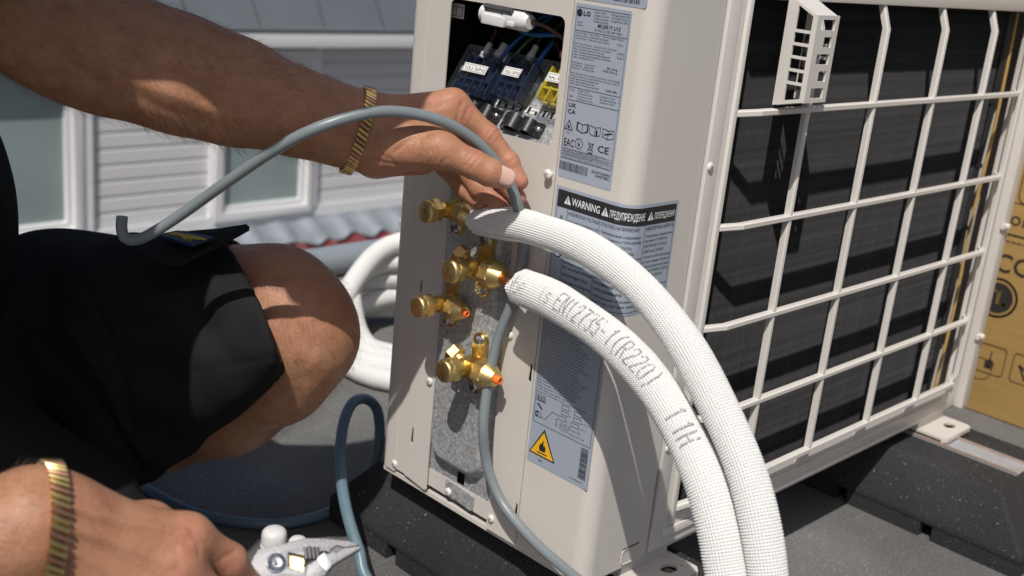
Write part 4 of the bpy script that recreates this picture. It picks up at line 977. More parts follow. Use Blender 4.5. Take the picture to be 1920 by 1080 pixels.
# sensor guard
gx0 = .1655; gx1 = .2010; gyo = -.0420
def SGL(x, y, t): return (gx0 + t, x, y)
m_ = MB(); zt = (.4320, .5270); za, zb_ = .4385, .5130
def zi(y, lo): f_ = (y-GY)/(gyo-GY); return (zt[0]+(za-zt[0])*f_) if lo else (zt[1]+(zb_-zt[1])*f_)
ya, yb_ = gyo+.0050, GY-.0075
holes = []; edges_ = np.linspace(0, 1, 7)
for k in range(6):
    q = []
    for yy, f0 in ((ya, edges_[k]), (yb_, edges_[k]), (yb_, edges_[k+1]), (ya, edges_[k+1])):
        lo, hi = zi(yy, True)+.004, zi(yy, False)-.004
        mid = .4385+.0040+(.0665)*f0
        zv = lo if (k == 0 and f0 == edges_[0]) else hi if (k == 5 and f0 == edges_[6]) else mid
        q.append((yy, zv + (.0013 if f0 == edges_[k] and k > 0 else 0) - (.0013 if f0 == edges_[k+1] and k < 5 else 0)))
    holes.append(q)
m_.sheet([(GY+.003, zt[0]), (gyo+.0023, za+.0002), (gyo+.0023, zb_-.0002), (GY+.003, zt[1])], holes, SGL, .0002, .0022)
sg = m_.build('sensor_guard', 'beige_plastic', unit, smooth=20)
m_ = MB(); hs = []
for k, (w0, w1) in enumerate(((.10, .86), (.38, .82), (.14, .84), (.40, .84), (.14, .84))):
    zc = zb_-.0080-.0146*k; gw = gx1-gx0; hs.append(rect(gx0+.004+gw*.86*w0, gx0+gw*w1*.98, zc-.0045, zc+.0045))
m_.sheet(rect(gx0, gx1, za, zb_), hs, SY(gyo), 0, .0022); m_.build('guard_face', 'beige_plastic', sg, smooth=20)
for z_in, z_out in ((zt[1], zb_), (zt[0], za)):
    m_ = MB(); sgn = -1 if z_in == zt[1] else 1
    xa_, xb_, ye = gx0+.0024, gx1-.0024, gyo+.0024
    m_.add([(xa_, ye, z_out), (xb_, ye, z_out), (xb_, GY, z_in), (xa_, GY, z_in), (xa_, ye, z_out+.0022*sgn), (xb_, ye, z_out+.0022*sgn), (xb_, GY, z_in+.0022*sgn), (xa_, GY, z_in+.0022*sgn)],
           [(0, 1, 2, 3), (7, 6, 5, 4), (0, 4, 5, 1), (1, 5, 6, 2), (2, 6, 7, 3), (3, 7, 4, 0)]); m_.build('guard_end', 'beige_plastic', sg, smooth=20)
m_ = MB(); m_.sheet([(GY+.003, zt[0]), (gyo+.0023, za+.0002), (gyo+.0023, zb_-.0002), (GY+.003, zt[1])], holes, lambda x, y, t: (gx1 - t, x, y), .0002, .0022); m_.build('guard_side', 'beige_plastic', sg, smooth=20)
m_ = MB(); m_.lathe((.184, -.026, .447), (0, 0, 1), [(0, .004), (.045, .004), (.05, .002)], 14); m_.build('sensor_bulb', 'wire_black', sg)
screw(pl(1331, 313, 1, -.003), NY, .0040, .0022); screw(pl(1252, 840, 1, -.003), NY, .0040, .0022)
# mounting feet
def foot(xa, xb):
    m_ = MB(); hole = [(xb-.026+.010*math.cos(a), -.016+.0072*math.sin(a)) for a in np.linspace(0, 2*math.pi, 18, endpoint=False)]
    h2 = [(xb-.011+.0016*math.cos(a), -.020+.0016*math.sin(a)) for a in np.linspace(0, 2*math.pi, 8, endpoint=False)]
    m_.sheet([(xa, .030), (xa, -.030), (xa+.006, -.036), (xb-.006, -.036), (xb, -.030), (xb, .030)], [hole, h2], lambda x, y, t: (x, y, t), -.0145, -.0115)
    m_.sheet([(xa, -.030), (xa+.006, -.036), (xb-.006, -.036), (xb, -.030), (xb-.0015, -.0302), (xb-.0066, -.0345), (xa+.0066, -.0345), (xa+.0015, -.0302)], [], lambda x, y, t: (x, y, t), -.0172, -.0146)
    m_.box(xa+.002, xb-.004, .0045, .0300, -.0116, -.0042)
    m_.build('mounting_foot', 'beige', unit, smooth=30)
    m_ = MB(); m_.box(xa+.003, xb-.003, .255, .300, -.0160, -.0042); m_.build('mounting_foot', 'beige', unit, bevel=.002)
foot(.060, .136); foot(.660, .738)
# ------------------------------------------------------------------ insulated copper pipes
def px_path(lst): return [pl(u, v, 0, x) for u, v, x in lst]
GL = {'u': [[(0, .6), (0, .12), (.12, 0), (.4, 0), (.55, .15)], [(.55, .6), (.55, 0)]], 'b': [[(0, 1), (0, 0), (.4, 0), (.55, .15), (.55, .45), (.4, .6), (0, .6)]],
      'e': [[(.03, .32), (.55, .32), (.55, .45), (.42, .6), (.12, .6), (0, .45), (0, .15), (.12, 0), (.5, 0)]], 'i': [[(.25, .6), (.25, 0)], [(.25, .8), (.25, .88)]],
      's': [[(.5, .56), (.12, .6), (.02, .46), (.12, .33), (.42, .28), (.52, .14), (.42, 0), (0, .03)]], 'E': [[(.55, 1), (0, 1), (0, 0), (.55, 0)], [(0, .52), (.45, .52)]],
      'N': [[(0, 0), (0, 1), (.55, 0), (.55, 1)]], '1': [[(.12, .82), (.3, 1), (.3, 0)]], '2': [[(0, .8), (.15, 1), (.42, 1), (.55, .82), (.5, .6), (0, 0), (.57, 0)]],
      '7': [[(0, 1), (.57, 1), (.2, 0)]], '3': [[(0, .9), (.15, 1), (.42, 1), (.55, .8), (.42, .55), (.2, .53)], [(.42, .55), (.57, .3), (.45, 0), (.12, 0), (0, .12)]],
      '5': [[(.55, 1), (.03, 1), (.0, .55), (.38, .6), (.55, .42), (.52, .12), (.38, 0), (0, .05)]], '-': [[(.08, .42), (.48, .42)]], '(': [[(.4, 1.1), (.2, .8), (.2, .2), (.4, -.1)]], ')': [[(.15, 1.1), (.35, .8), (.35, .2), (.15, -.1)]],
      'R': [[(0, 0), (0, 1), (.4, 1), (.55, .85), (.55, .62), (.4, .5), (0, .5)], [(.28, .5), (.57, 0)]], '0': [[(.15, 0), (0, .2), (0, .8), (.15, 1), (.4, 1), (.55, .8), (.55, .2), (.4, 0), (.15, 0)]], 'H': [[(0, 0), (0, 1)], [(.55, 0), (.55, 1)], [(0, .5), (.55, .5)]], ' ': []}
def insulated(name, label, path, R, pitch, seam_phi, start, nut, rcu, words=None, words_phi=0.0):
    t = thing(name, label, 'pipe', tuple(path[-1]), 'insulated pipes on the brass valves')
    Ltot = np.linalg.norm(np.diff(np.array(spline(path, 400)), axis=0), axis=1).sum()
    nl = int(Ltot/pitch*2); P = spline(path, nl); T = np.gradient(P, axis=0); T /= np.linalg.norm(T, axis=1)[:, None]
    view = CC - P; view -= T*(np.sum(view*T, 1))[:, None]; view /= np.linalg.norm(view, axis=1)[:, None]; upv = np.cross(view, T)
    upv *= np.sign(np.sum(upv*np.array([0.5, -0.5, .7]), 1))[:, None]
    # steady frame: start from the view-facing direction and transport it, so the grid does not twist
    U = np.zeros_like(P); U[0] = view[0]
    for i in range(1, nl):
        u = U[i-1]-T[i]*(U[i-1] @ T[i]); U[i] = u/np.linalg.norm(u)
    Vv = np.cross(T, U); nb = int(round(2*math.pi*R/pitch))*2; a = np.arange(nb)*2*math.pi/nb
    I, J = np.meshgrid(np.arange(nl), np.arange(nb), indexing='ij')
    rr_ = np.where((I % 2 == 0) & (J % 2 == 0), R+.00062, np.where((I % 2 == 0) ^ (J % 2 == 0), R-.00015, R-.00042))
    rr_ = rr_ + .00022*(RNG.random(rr_.shape)-.5)
    sm = np.abs(((a[None, :]-seam_phi+math.pi) % (2*math.pi))-math.pi) < .045
    rr_ = np.where(sm, R-.0011, rr_)
    rr_ = rr_ + (.0005*np.sin(I*.021+1)+.0004*np.sin(I*.053))*1.0
    first = np.exp(-I/6.0); rr_ = rr_ + first*(.0010*np.sin(3*a+.5)[None, :] + .0006*np.sin(7*a)[None, :])
    vs = P[:, None, :] + rr_[..., None]*(U[:, None, :]*np.cos(a)[None, :, None] + Vv[:, None, :]*np.sin(a)[None, :, None])
    vs[0] -= T[0]*(.0016*np.sin(5*a+1)[:, None]*.6+.0012*RNG.random((nb, 1)))
    v = vs.reshape(-1, 3); i0 = (np.arange(nl-1)[:, None]*nb + np.arange(nb)[None, :]).ravel(); j1 = (np.arange(nl-1)[:, None]*nb + (np.arange(nb)[None, :]+1) % nb).ravel()
    q = np.stack([i0, j1, j1+nb, i0+nb], 1)
    ins = mesh_np('insulation', v, q[:, ::-1], 'foam', t)
    ins.data.polygons.foreach_set('use_smooth', [False]*len(ins.data.polygons))
    m_ = MB(); rin = max(rcu+.0008, R*.42); vv = list(vs[0]) + [P[0]+T[0]*.0015 + rin*(U[0]*math.cos(x)+Vv[0]*math.sin(x)) for x in a] + [P[3]+T[3]*.004 + rin*.98*(U[3]*math.cos(x)+Vv[3]*math.sin(x)) for x in a]
    m_.add(vv, [(k, (k+1) % nb, nb+(k+1) % nb, nb+k) for k in range(nb)] + [(nb+k, nb+(k+1) % nb, 2*nb+(k+1) % nb, 2*nb+k) for k in range(nb)]); m_.build('cut_end', 'foam_cut', ins, smooth=70)
    m_ = MB(); cu = spline([nut+np.array([0, .008, 0]), nut+np.array([0, -.003, 0]), (nut+P[0])/2+np.array([0, 0, .0006]), P[0]+T[0]*.004, P[0]+T[0]*.03], 30); m_.tube(cu, rcu, 18); m_.build('copper_tube', 'copper', t, smooth=80)
    m_ = MB(); rg = random.Random(4)                  # torn strands hanging off the cut edge
    for k in range(4):
        b_ = vs[0][int(nb*(.70+.05*k)) % nb]; m_.tube(spline([b_, b_+np.array([-.001, -.001, -.004]), b_+np.array([.001, -.002, -.007-.002*k]), b_+np.array([-.001, -.001, -.010-.002*k])], 10), np.linspace(.0007, .0002, 10), 6)
    m_.build('torn_strands', 'foam_cut', ins)['kind'] = 'stuff'
    if words:
        S = np.concatenate([[0], np.cumsum(np.linalg.norm(np.diff(P, axis=0), axis=1))]); pp = proj(P)
        vs2 = []; fs2 = []
        for word, (u, v_), adv, hh in words:
            s0 = S[np.argmin(np.hypot(pp[:, 0]-u, pp[:, 1]-v_))]
            for ci, ch in enumerate(word):
                for st_ in GL[ch]:
                    for (xa, ya), (xb, yb_) in zip(st_, st_[1:]):
                        n = max(2, int(math.hypot((xb-xa)*adv*1.25, (yb_-ya)*hh)/.00095))
                        for k in range(n):
                            if RNG.random() < .05: continue
                            f_ = k/max(1, n-1); sx = s0 + (ci + (xa+(xb-xa)*f_)*1.15)*adv; sy = (ya+(yb_-ya)*f_-.5)*hh
                            sx += RNG.normal(0, .00012); sy += RNG.normal(0, .00012)
                            c_ = np.array([np.interp(sx, S, P[:, k2]) for k2 in range(3)]); i_ = min(nl-1, int(np.searchsorted(S, sx)))
                            ph_ = words_phi + sy/R; nrm_ = view[i_]*math.cos(ph_)+upv[i_]*math.sin(ph_); tg = -view[i_]*math.sin(ph_)+upv[i_]*math.cos(ph_)
                            o_ = len(vs2); d_ = .00052; base = c_+nrm_*(R+.00112)
                            vs2 += [base-T[i_]*d_-tg*d_, base+T[i_]*d_-tg*d_, base+T[i_]*d_+tg*d_, base-T[i_]*d_+tg*d_]; fs2.append((o_, o_+1, o_+2, o_+3))
        m_ = MB(); m_.add(vs2, fs2); m_.build('printed_marking', 'foam_ink', ins, smooth=0)['kind'] = 'stuff'
    return t
pu = px_path([(900, 412, -.0225), (950, 419, -.027), (1000, 428, -.033), (1100, 465, -.039), (1200, 540, -.047), (1280, 640, -.055), (1340, 750, -.062), (1390, 860, -.068), (1420, 960, -.074), (1440, 1080, -.080), (1448, 1200, -.086)])
pu += [pu[-1]+np.array([-.006, -.012, -.09]), pu[-1]+np.array([.02, -.05, -.19])]
pl_ = px_path([(979, 540, -.0290), (1014, 552, -.0335), (1060, 576, -.040), (1150, 640, -.054), (1230, 727, -.066), (1290, 830, -.074), (1332, 930, -.080), (1358, 1040, -.086), (1368, 1160, -.092)])
pl_ += [pl_[-1]+np.array([-.006, -.006, -.09]), pl_[-1]+np.array([.01, -.05, -.19])]
insulated('insulated_pipe', 'plain white insulated pipe joined to the uppermost brass valve', pu, .0136, .00215, .9, None, V1, .00330)
insulated('insulated_pipe', 'white insulated pipe printed with grey lettering on the big middle valve', pl_, .0152, .0022, 2.9, None, V2, .00500,
          words=[('ube', (977, 538), .0085, .0140), ('is', (1036, 563), .0080, .0135), ('EN12735-1(R220)', (1066, 580), .0085, .0145), ('1', (1268, 782), .0080, .0150), ('1H', (1281, 806), .0085, .0150)], words_phi=.12)

# ------------------------------------------------------------------ grey power cable held in the hand
ca = [K(229, 406, .955), K(228, 428, .957), K(234, 446, .958), K(252, 450, .957), K(280, 440, .952), K(340, 402, .945), K(420, 345, .925), K(520, 278, .902), K(600, 238, .892), K(690, 212, .900), K(760, 211, .914), K(830, 228, .928), K(890, 263, .945), K(930, 305, .957), K(958, 350, .966), K(972, 390, .975)]
cb = [pl(u, v, 0, x) for u, v, x in ((978, 420, -.0085), (980, 470, -.0065), (972, 522, -.0068), (957, 574, -.0085), (932, 640, -.014), (915, 720, -.021), (906, 800, -.028), (913, 870, -.022), (940, 940, -.018), (990, 1003, -.018), (1042, 1052, -.022), (1100, 1098, -.030), (1180, 1150, -.045))]
cable_pts = ca + cb
t = thing('power_cable', 'grey round power cable arching over the bare hand and down past the valves', 'cable', tuple(cb[-1]))
m_ = MB(); m_.tube(spline(cable_pts, 260), .0047, 20); m_.build('sheath', 'cable', t, smooth=80)
# ------------------------------------------------------------------ blue-grey cable looped on the roof
zc = ZG+.0062
lp = [np.array([*pl(u, v, 2, zc)[:2], zc]) for u, v in ((215, 880), (300, 932), (380, 966), (500, 984), (590, 970), (640, 946))] + [K(680, 905, 1.365), K(704, 860, 1.37), K(712, 810, 1.37), K(706, 766, 1.36), K(685, 748, 1.34), K(660, 757, 1.31), K(643, 800, 1.28), K(638, 870, 1.24), K(648, 950, 1.20), K(672, 1030, 1.17), K(700, 1100, 1.15)]
lp += [np.array([lp[-1][0]+.02, lp[-1][1]-.10, zc])]
t = thing('looped_cable', 'dark blue-grey cable looped on the dark roof beside the rubber block', 'cable', tuple(lp[3]))
m_ = MB(); m_.tube(spline(lp, 220), .0062, 18); m_.build('sheath', 'blue_cable', t, smooth=80)
# ------------------------------------------------------------------ adjustable pliers
def Z2(x, y): return 440 + x/6.857, 960 + y/6.857
pz = .735
def PLM(x, y, tt):                                        # plier outline (photo zoom units) to the tool's own plane
    u, v = Z2(x, y); c0 = K(560, 1040, pz); d0 = proj(c0)
    nrm_ = np.array(CC-c0); nrm_ /= np.linalg.norm(nrm_); nrm_ = nrm_*.90 + np.array([0, 0, .30]); nrm_ /= np.linalg.norm(nrm_)
    r_ = ray(u, v); k = ((c0-CC) @ nrm_)/(r_ @ nrm_); return CC + r_*k + nrm_*tt
plt_ = thing('pliers', 'steel adjustable pliers held by the lower hand', 'pliers', tuple(PLM(700, 700, 0)))
m_ = MB(); m_.sheet([(200, 700), (240, 600), (300, 500), (420, 455), (680, 410), (800, 372), (930, 350), (1180, 358), (1460, 385), (1570, 415), (1600, 438), (1500, 462), (1400, 472), (1310, 445), (1240, 500), (1215, 545), (1180, 520), (1110, 520), (1060, 600), (905, 625), (890, 580), (690, 535), (690, 720), (880, 780), (905, 700), (940, 760), (900, 900), (500, 1000), (260, 900)],
                    [], PLM, -.0035, .0035); m_.build('upper_jaw', 'steel', plt_, bevel=.0009)
m_ = MB(); m_.sheet([(1215, 552), (1245, 510), (1310, 540), (1400, 480), (1500, 468), (1605, 446), (1628, 482), (1600, 500), (1450, 585), (1280, 690), (1230, 760), (1150, 850), (900, 900), (930, 700), (1060, 625), (1130, 545)], [], PLM, -.0030, .0042); m_.build('lower_jaw', 'steel', plt_, bevel=.0009)
m_ = MB(); m_.sheet([(1080, 600), (1150, 540), (1260, 690), (1230, 740), (1170, 800), (1100, 720), (1050, 640)], [], PLM, .0040, .0062); m_.build('clamp_plate', 'rail', plt_, bevel=.0006)
m_ = MB(); m_.sheet([(695, 545), (885, 590), (885, 775), (695, 715)], [], PLM, -.0030, -.0018); m_.build('brass_window', 'brass', plt_)
for k in range(4):
    m_ = MB(); a_ = PLM(905+52*k, 470-10*(k == 1), .0036); b_ = PLM(925+50*k, 620, .0036); m_.cyl(a_, b_, .0012, n=8); m_.build('tooth', 'steel_dark', plt_)
ctr = PLM(530, 675, 0); nn = PLM(530, 675, 1.0)-ctr
m_ = MB(); m_.lathe(ctr, nn, [(.0030, .0062), (.0048, .0062), (.0052, .0050), (.0046, .0042)], 26); pv = m_.build('pivot_rivet', 'chrome', plt_, smooth=40)
m_ = MB(); m_.lathe(ctr, nn, [(.0042, .0018), (.0056, .0016)], 14); m_.build('rivet_centre', 'steel_dark', plt_)
m_ = MB(); m_.prism([(1305, 448), (1395, 475), (1330, 530), (1245, 508)], PLM, -.0032, .0020); m_.build('jaw_cutout', 'steel_dark', plt_)
for s_, e_ in (((260, 860), (-700, 1500)), ((620, 950), (-300, 1750))):
    m_ = MB(); A = PLM(*s_, 0); B_ = PLM(*e_, 0); m_.tube(spline([A, A*.7+B_*.3+np.array([0, 0, .004]), A*.3+B_*.7, B_], 24), np.linspace(.0065, .0085, 24), 14); m_.build('handle', mat('blue_grip', (.02, .06, .22), .45), plt_, smooth=80)
# ------------------------------------------------------------------ ribbed bottles on the roof behind the pliers
for (u, v, w_px, lab) in ((513, 1012, 48, 'small white bottle with a ribbed cap standing behind the pliers'), (557, 1026, 36, 'low white ribbed cap peeping over the upper jaw of the pliers')):
    g0 = pl(u, v+28, 2, ZG); dz = proj(g0)[2]; R_ = w_px/2*dz/FPX; top = K(u, v-24 if w_px > 40 else v-20, dz)[2]
    b0 = thing('ribbed_bottle', lab, 'bottle', (g0[0], g0[1], ZG)); m_ = MB(); n = 48; zc0 = ZG+.014; h = top-zc0+.004
    rib = lambda k: 1.0 if k % 2 else .955
    vs = []; prof_ = [(0, 1), (h*.55, 1), (h*.78, .93), (h*.93, .72), (h, .35)]
    for tt, f_ in prof_:
        for k in range(n): a = 2*math.pi*k/n; vs.append((g0[0]+R_*f_*rib(k)*math.cos(a), g0[1]+R_*f_*rib(k)*math.sin(a), zc0+tt))
    fs = [(i*n+k, i*n+(k+1) % n, (i+1)*n+(k+1) % n, (i+1)*n+k) for i in range(len(prof_)-1) for k in range(n)] + [tuple((len(prof_)-1)*n+k for k in range(n))]
    m_.add(vs, fs); m_.build('ribbed_cap', 'white_plastic', b0, smooth=50)
    m_ = MB(); m_.lathe((g0[0], g0[1], ZG+.0005), (0, 0, 1), [(0, R_*1.02), (.012, R_*1.05), (.0135, R_*.9)], 32); m_.build('bottle_body', 'white_plastic', b0, smooth=40)
# ------------------------------------------------------------------ the person
BODY_V, BODY_Q, BODY_T, BODY_M = [], [], [], []
def add_body(v, q, tint=None, mi=0):
    o = sum(len(x) for x in BODY_V); BODY_V.append(v); BODY_Q.append(q+o); BODY_T.append(np.zeros(len(v)) if tint is None else tint); BODY_M.append(np.full(len(q), mi))
def bounds(ps, m=.03):
    ps = np.array(ps); return ps.min(0)-m, ps.max(0)+m
def segdist(p, poly):
    d = np.full(len(p), 1e9)
    for (a, b) in zip(poly, poly[1:]):
        a = np.array(a, float); b = np.array(b, float); t = np.clip(((p-a) @ (b-a))/max(1e-9, (b-a) @ (b-a)), 0, 1)
        d = np.minimum(d, np.linalg.norm(p-a-t[:, None]*(b-a), axis=1))
    return d
def sculpt(v, q, lines):                                 # creases (negative) and ridges (positive): polyline, half-width px, depth m
    n = vnormals(v, q); pp = proj(v); facing = np.sum(n*(CC-v), 1) > 0; out = v.copy()
    for poly, wpx, dep_ in lines:
        d = segdist(pp[:, :2], poly); out += n*(dep_*np.exp(-(d/wpx)**2)*facing)[:, None]
    return out
def spots(v, lst):
    pp = proj(v); t = np.zeros(len(v))
    for u, w_, r, a in lst: t = np.maximum(t, a*np.exp(-((pp[:, 0]-u)**2+(pp[:, 1]-w_)**2)/r**2))
    return t
# ---- left arm, forearm and the hand that guides the cable
sh = K(-360, -240, 1.02); el = K(78, 42, .905)
fo = [el, K(200, 92, .912), K(340, 140, .922), K(460, 178, .932), K(560, 212, .942), K(640, 236, .952), K(700, 247, .960)]
fr_ = [.0430, .0440, .0410, .0365, .0318, .0278, .0262]
hp = dict(cmc=K(742, 276, .948), tmcp=K(826, 280, .936), tip_ip=K(890, 309, .936), ttip=K(944, 334, .942),
          imcp=K(850, 196, .975), ipip=K(913, 255, .984), idip=K(953, 304, .987), itip=K(975, 341, .986),
          mmcp=K(846, 204, .995), mpip=K(900, 285, 1.000), mdip=K(942, 333, 1.000), mtip=K(971, 371, .996),
          rmcp=K(834, 220, 1.012), rpip=K(866, 312, 1.014), rdip=K(900, 352, 1.010), rtip=K(942, 388, 1.004),
          lmcp=K(818, 236, 1.026), lpip=K(836, 312, 1.026), ldip=K(868, 354, 1.022), ltip=K(904, 384, 1.016))
wr = fo[-1]
F = Field(*bounds(fo+list(hp.values())+[sh], .07), .0016)
F.chain([sh, el], [.056, .047], .02); F.chain(fo, fr_, .02)
F.cone(K(150, 105, .925), K(420, 190, .945), .033, .025, .03); F.cone(K(180, 68, .915), K(430, 142, .930), .030, .021, .03)      # flexor and extensor bulk
F.cone(K(640, 215, .955), K(700, 222, .965), .017, .017, .015); F.cone(K(650, 262, .95), K(705, 275, .955), .017, .018, .015)
W0 = F.V.copy()
F.cone(wr, hp['imcp'], .0250, .0118, .012); F.cone(wr, hp['mmcp'], .0250, .0122, .012); F.cone(K(705, 258, .975), hp['rmcp'], .024, .0120, .012); F.cone(K(705, 272, .985), hp['lmcp'], .022, .0115, .012)
F.cone(K(770, 238, .972), K(836, 212, .985), .020, .0155, .012)
F.cone(K(712, 280, .958), hp['tmcp'], .0210, .0135, .014); F.cone(K(735, 262, .950), K(800, 272, .945), .0200, .0155, .012)
F.cone(K(705, 296, .985), K(790, 296, 1.010), .0165, .0150, .012)                                                               # heel of the hand
F.cone(K(800, 262, .962), K(838, 232, .975), .0130, .0120, .014)                                                                # web between thumb and index
palm = F.V.copy()
def finger(names, rs, k=.0035):
    F.V = np.full_like(palm, .06); P_ = [hp[n] for n in names]
    F.chain(P_, rs, k)
    for i in (1, 2):
        if i < len(P_)-1: F.cone(P_[i]-.0*P_[i], P_[i]+1e-5, rs[i]*1.045, rs[i]*1.045, .003)
    return F.V
fing = np.minimum.reduce([finger(('imcp', 'ipip', 'idip', 'itip'), [.0120, .0103, .0090, .0074]), finger(('mmcp', 'mpip', 'mdip', 'mtip'), [.0120, .0103, .0092, .0076]),
                          finger(('rmcp', 'rpip', 'rdip', 'rtip'), [.0115, .0098, .0088, .0074]), finger(('lmcp', 'lpip', 'ldip', 'ltip'), [.0105, .0088, .0078, .0066])])
F.V = np.full_like(palm, .06)
F.chain([hp['tmcp'], hp['tip_ip']], [.0135, .0116], .004); F.chain([hp['tip_ip'], K(918, 323, .938), hp['ttip']], [.0116, .0112, .0092], .004); thumb = F.V.copy()
F.V = smin(smin(palm, fing, .009), thumb, .009)
v, q = F.mesh(); v = relax(v, q, 2)
lines = [([(872, 312), (884, 298), (896, 284)], 2.2, -.0007), ([(880, 318), (892, 304), (903, 290)], 2.2, -.0006), ([(868, 306), (878, 292), (886, 280)], 2.0, -.0004),
         ([(818, 302), (822, 290), (818, 278)], 2.5, -.0009), ([(806, 304), (812, 292), (808, 280)], 2.5, -.0007), ([(795, 303), (800, 292), (797, 282)], 2.5, -.0005), ([(784, 300), (786, 290)], 2.5, -.0004), ([(828, 306), (838, 296)], 2.5, -.0006),
         ([(858, 225), (861, 205), (868, 190)], 2.4, -.0008), ([(868, 228), (873, 212), (880, 200)], 2.2, -.0006), ([(878, 236), (884, 222)], 2.2, -.0005),
         ([(918, 262), (928, 250), (936, 242)], 2.2, -.0006), ([(912, 256), (920, 244), (928, 236)], 2.0, -.0005), ([(950, 308), (962, 300), (970, 294)], 2.0, -.0005),
         ([(720, 200), (780, 192), (846, 182)], 7, .0010), ([(715, 215), (780, 213), (838, 205)], 5, .0006), ([(740, 285), (770, 262), (800, 255)], 4, -.0008), ([(700, 300), (740, 308), (790, 312)], 3, -.0007), ([(690, 285), (700, 262), (705, 240)], 3, -.0007), ([(716, 290), (735, 300), (745, 318)], 3, -.0006),
         ([(120, 110), (250, 150), (380, 200), (480, 230)], 12, .0014), ([(200, 60), (330, 95), (460, 140), (560, 185)], 14, .0012), ([(270, 120), (400, 165), (520, 205)], 14, -.0014), ([(240, 175), (330, 215), (420, 245)], 10, -.0010), ([(560, 200), (620, 215), (670, 225)], 6, .0006)]
v = sculpt(v, q, lines)
tint = spots(v, [(975, 338, 26, .55), (945, 335, 22, .35), (890, 300, 18, .30), (928, 250, 26, .42), (965, 300, 22, .45), (875, 205, 22, .40), (845, 190, 16, .45), (815, 186, 9, .75), (830, 285, 25, .22), (760, 300, 40, .18), (900, 260, 25, .4), (930, 370, 60, .35), (980, 370, 25, .6)])
add_body(v, q, tint)
# ---- nails: thumb nail lies on the camera side of the thumb tip
def nail(c, along, out_, L, Wd, base_r):
    al = along/np.linalg.norm(along); o_ = out_-al*(out_ @ al); o_ /= np.linalg.norm(o_); s_ = np.cross(al, o_); n = 14; vs = []; qs = []
    for i in range(n+1):
        for j in range(n+1):
            a = (i/n-.5)*2; b = (j/n-.5)*2
            e = 1.0
            rx = a*L/2; half = Wd/2*(1-.10*max(0, a)**2)*math.sqrt(max(0, 1-.80*abs(a)**4))
            ry = b*half; z = base_r*(math.cos(ry/base_r)-1) - .0012*max(0, abs(a)-.85)*4 - .0010*max(0, abs(b)-.88)*5
            vs.append(c + al*rx + s_*base_r*math.sin(ry/base_r) + o_*z)
    for i in range(n):
        for j in range(n): qs.append((i*(n+1)+j, i*(n+1)+j+1, (i+1)*(n+1)+j+1, (i+1)*(n+1)+j))
    vs = np.array(vs); qs = np.array(qs)
    nn_ = np.cross(vs[qs[0][1]]-vs[qs[0][0]], vs[qs[0][3]]-vs[qs[0][0]])
    if nn_ @ o_ < 0: qs = qs[:, ::-1]
    add_body(vs, qs, None, 1)
al = hp['ttip']-hp['tip_ip']; cn = K(943, 332, .940); tocam = (CC-cn)/np.linalg.norm(CC-cn); outn = tocam*.93 + np.array([0, 0, .22])
outn -= al*(outn @ al)/(al @ al); outn /= np.linalg.norm(outn)
nail(K(941, 331, .941)+outn*.0104, al, outn, .0175, .0165, .0108)
# ---- right hand in the foreground with the pliers
rw = K(62, 985, .625); rel = K(-520, 1300, .56)
rk = dict(im=K(352, 1008, .668), mm=K(330, 1065, .655), rm=K(290, 1130, .645), lm=K(245, 1180, .64), ip=K(430, 1052, .690), idp=K(462, 1098, .705), itp=K(455, 1150, .71),
          mp=K(415, 1135, .675), mt=K(420, 1210, .70), rp=K(370, 1200, .66), rt=K(380, 1270, .69), lp=K(310, 1240, .655), lt=K(320, 1300, .68), tc=K(150, 965, .66), tm=K(280, 985, .70), tip_=K(360, 1015, .725), tt=K(430, 1055, .735))
F2 = Field(*bounds([rw, K(-300, 1180, .58)]+list(rk.values()), .05), .0018)
F2.chain([K(-300, 1180, .585), K(-130, 1085, .60), rw, K(110, 985, .635)], [.040, .034, .0278, .0262], .02, flat=np.array([0, 0, 1.0]))
for n_, r_ in (('im', .0128), ('mm', .0130), ('rm', .0124), ('lm', .0115)): F2.cone(K(95, 990 + 10*('immmrmlm'.index(n_)//2), .632), rk[n_], .0235, r_, .012)
F2.cone(K(140, 985, .648), rk['tm'], .0190, .0130, .014); F2.cone(K(180, 1010, .650), K(300, 1040, .665), .019, .0150, .014)
palm2 = F2.V.copy()
def fin2(a, rs):
    F2.V = np.full_like(palm2, .06); F2.chain(a, rs, .004); return F2.V
f2 = np.minimum.reduce([fin2([rk['im'], rk['ip'], rk['idp'], rk['itp']], [.0125, .0105, .0092, .0078]), fin2([rk['mm'], rk['mp'], rk['mt']], [.0128, .0105, .0085]), fin2([rk['rm'], rk['rp'], rk['rt']], [.0122, .0100, .0082]), fin2([rk['lm'], rk['lp'], rk['lt']], [.011, .009, .0075]), fin2([rk['tm'], rk['tip_'], rk['tt']], [.0130, .0112, .0092])])
F2.V = smin(palm2, f2, .010)
v, q = F2.mesh(); v = relax(v, q, 2)
v = sculpt(v, q, [([(120, 950), (220, 975), (345, 1000)], 9, .0014), ([(120, 985), (220, 1020), (320, 1058)], 9, .0014), ([(110, 1020), (200, 1070), (280, 1120)], 9, .0013), ([(130, 965), (230, 1000), (330, 1030)], 9, -.0012), ([(120, 1000), (220, 1050), (300, 1090)], 9, -.0012), ([(358, 995), (372, 1015), (374, 1040)], 4, -.0009), ([(372, 1000), (388, 1020)], 4, -.0008), ([(200, 960), (240, 985), (300, 990)], 5, .0007), ([(415, 1050), (428, 1040), (440, 1035)], 4, -.0008)])
add_body(v, q, spots(v, [(360, 1005, 40, .35), (430, 1045, 40, .35), (150, 940, 60, .12), (340, 1065, 40, .3)]))
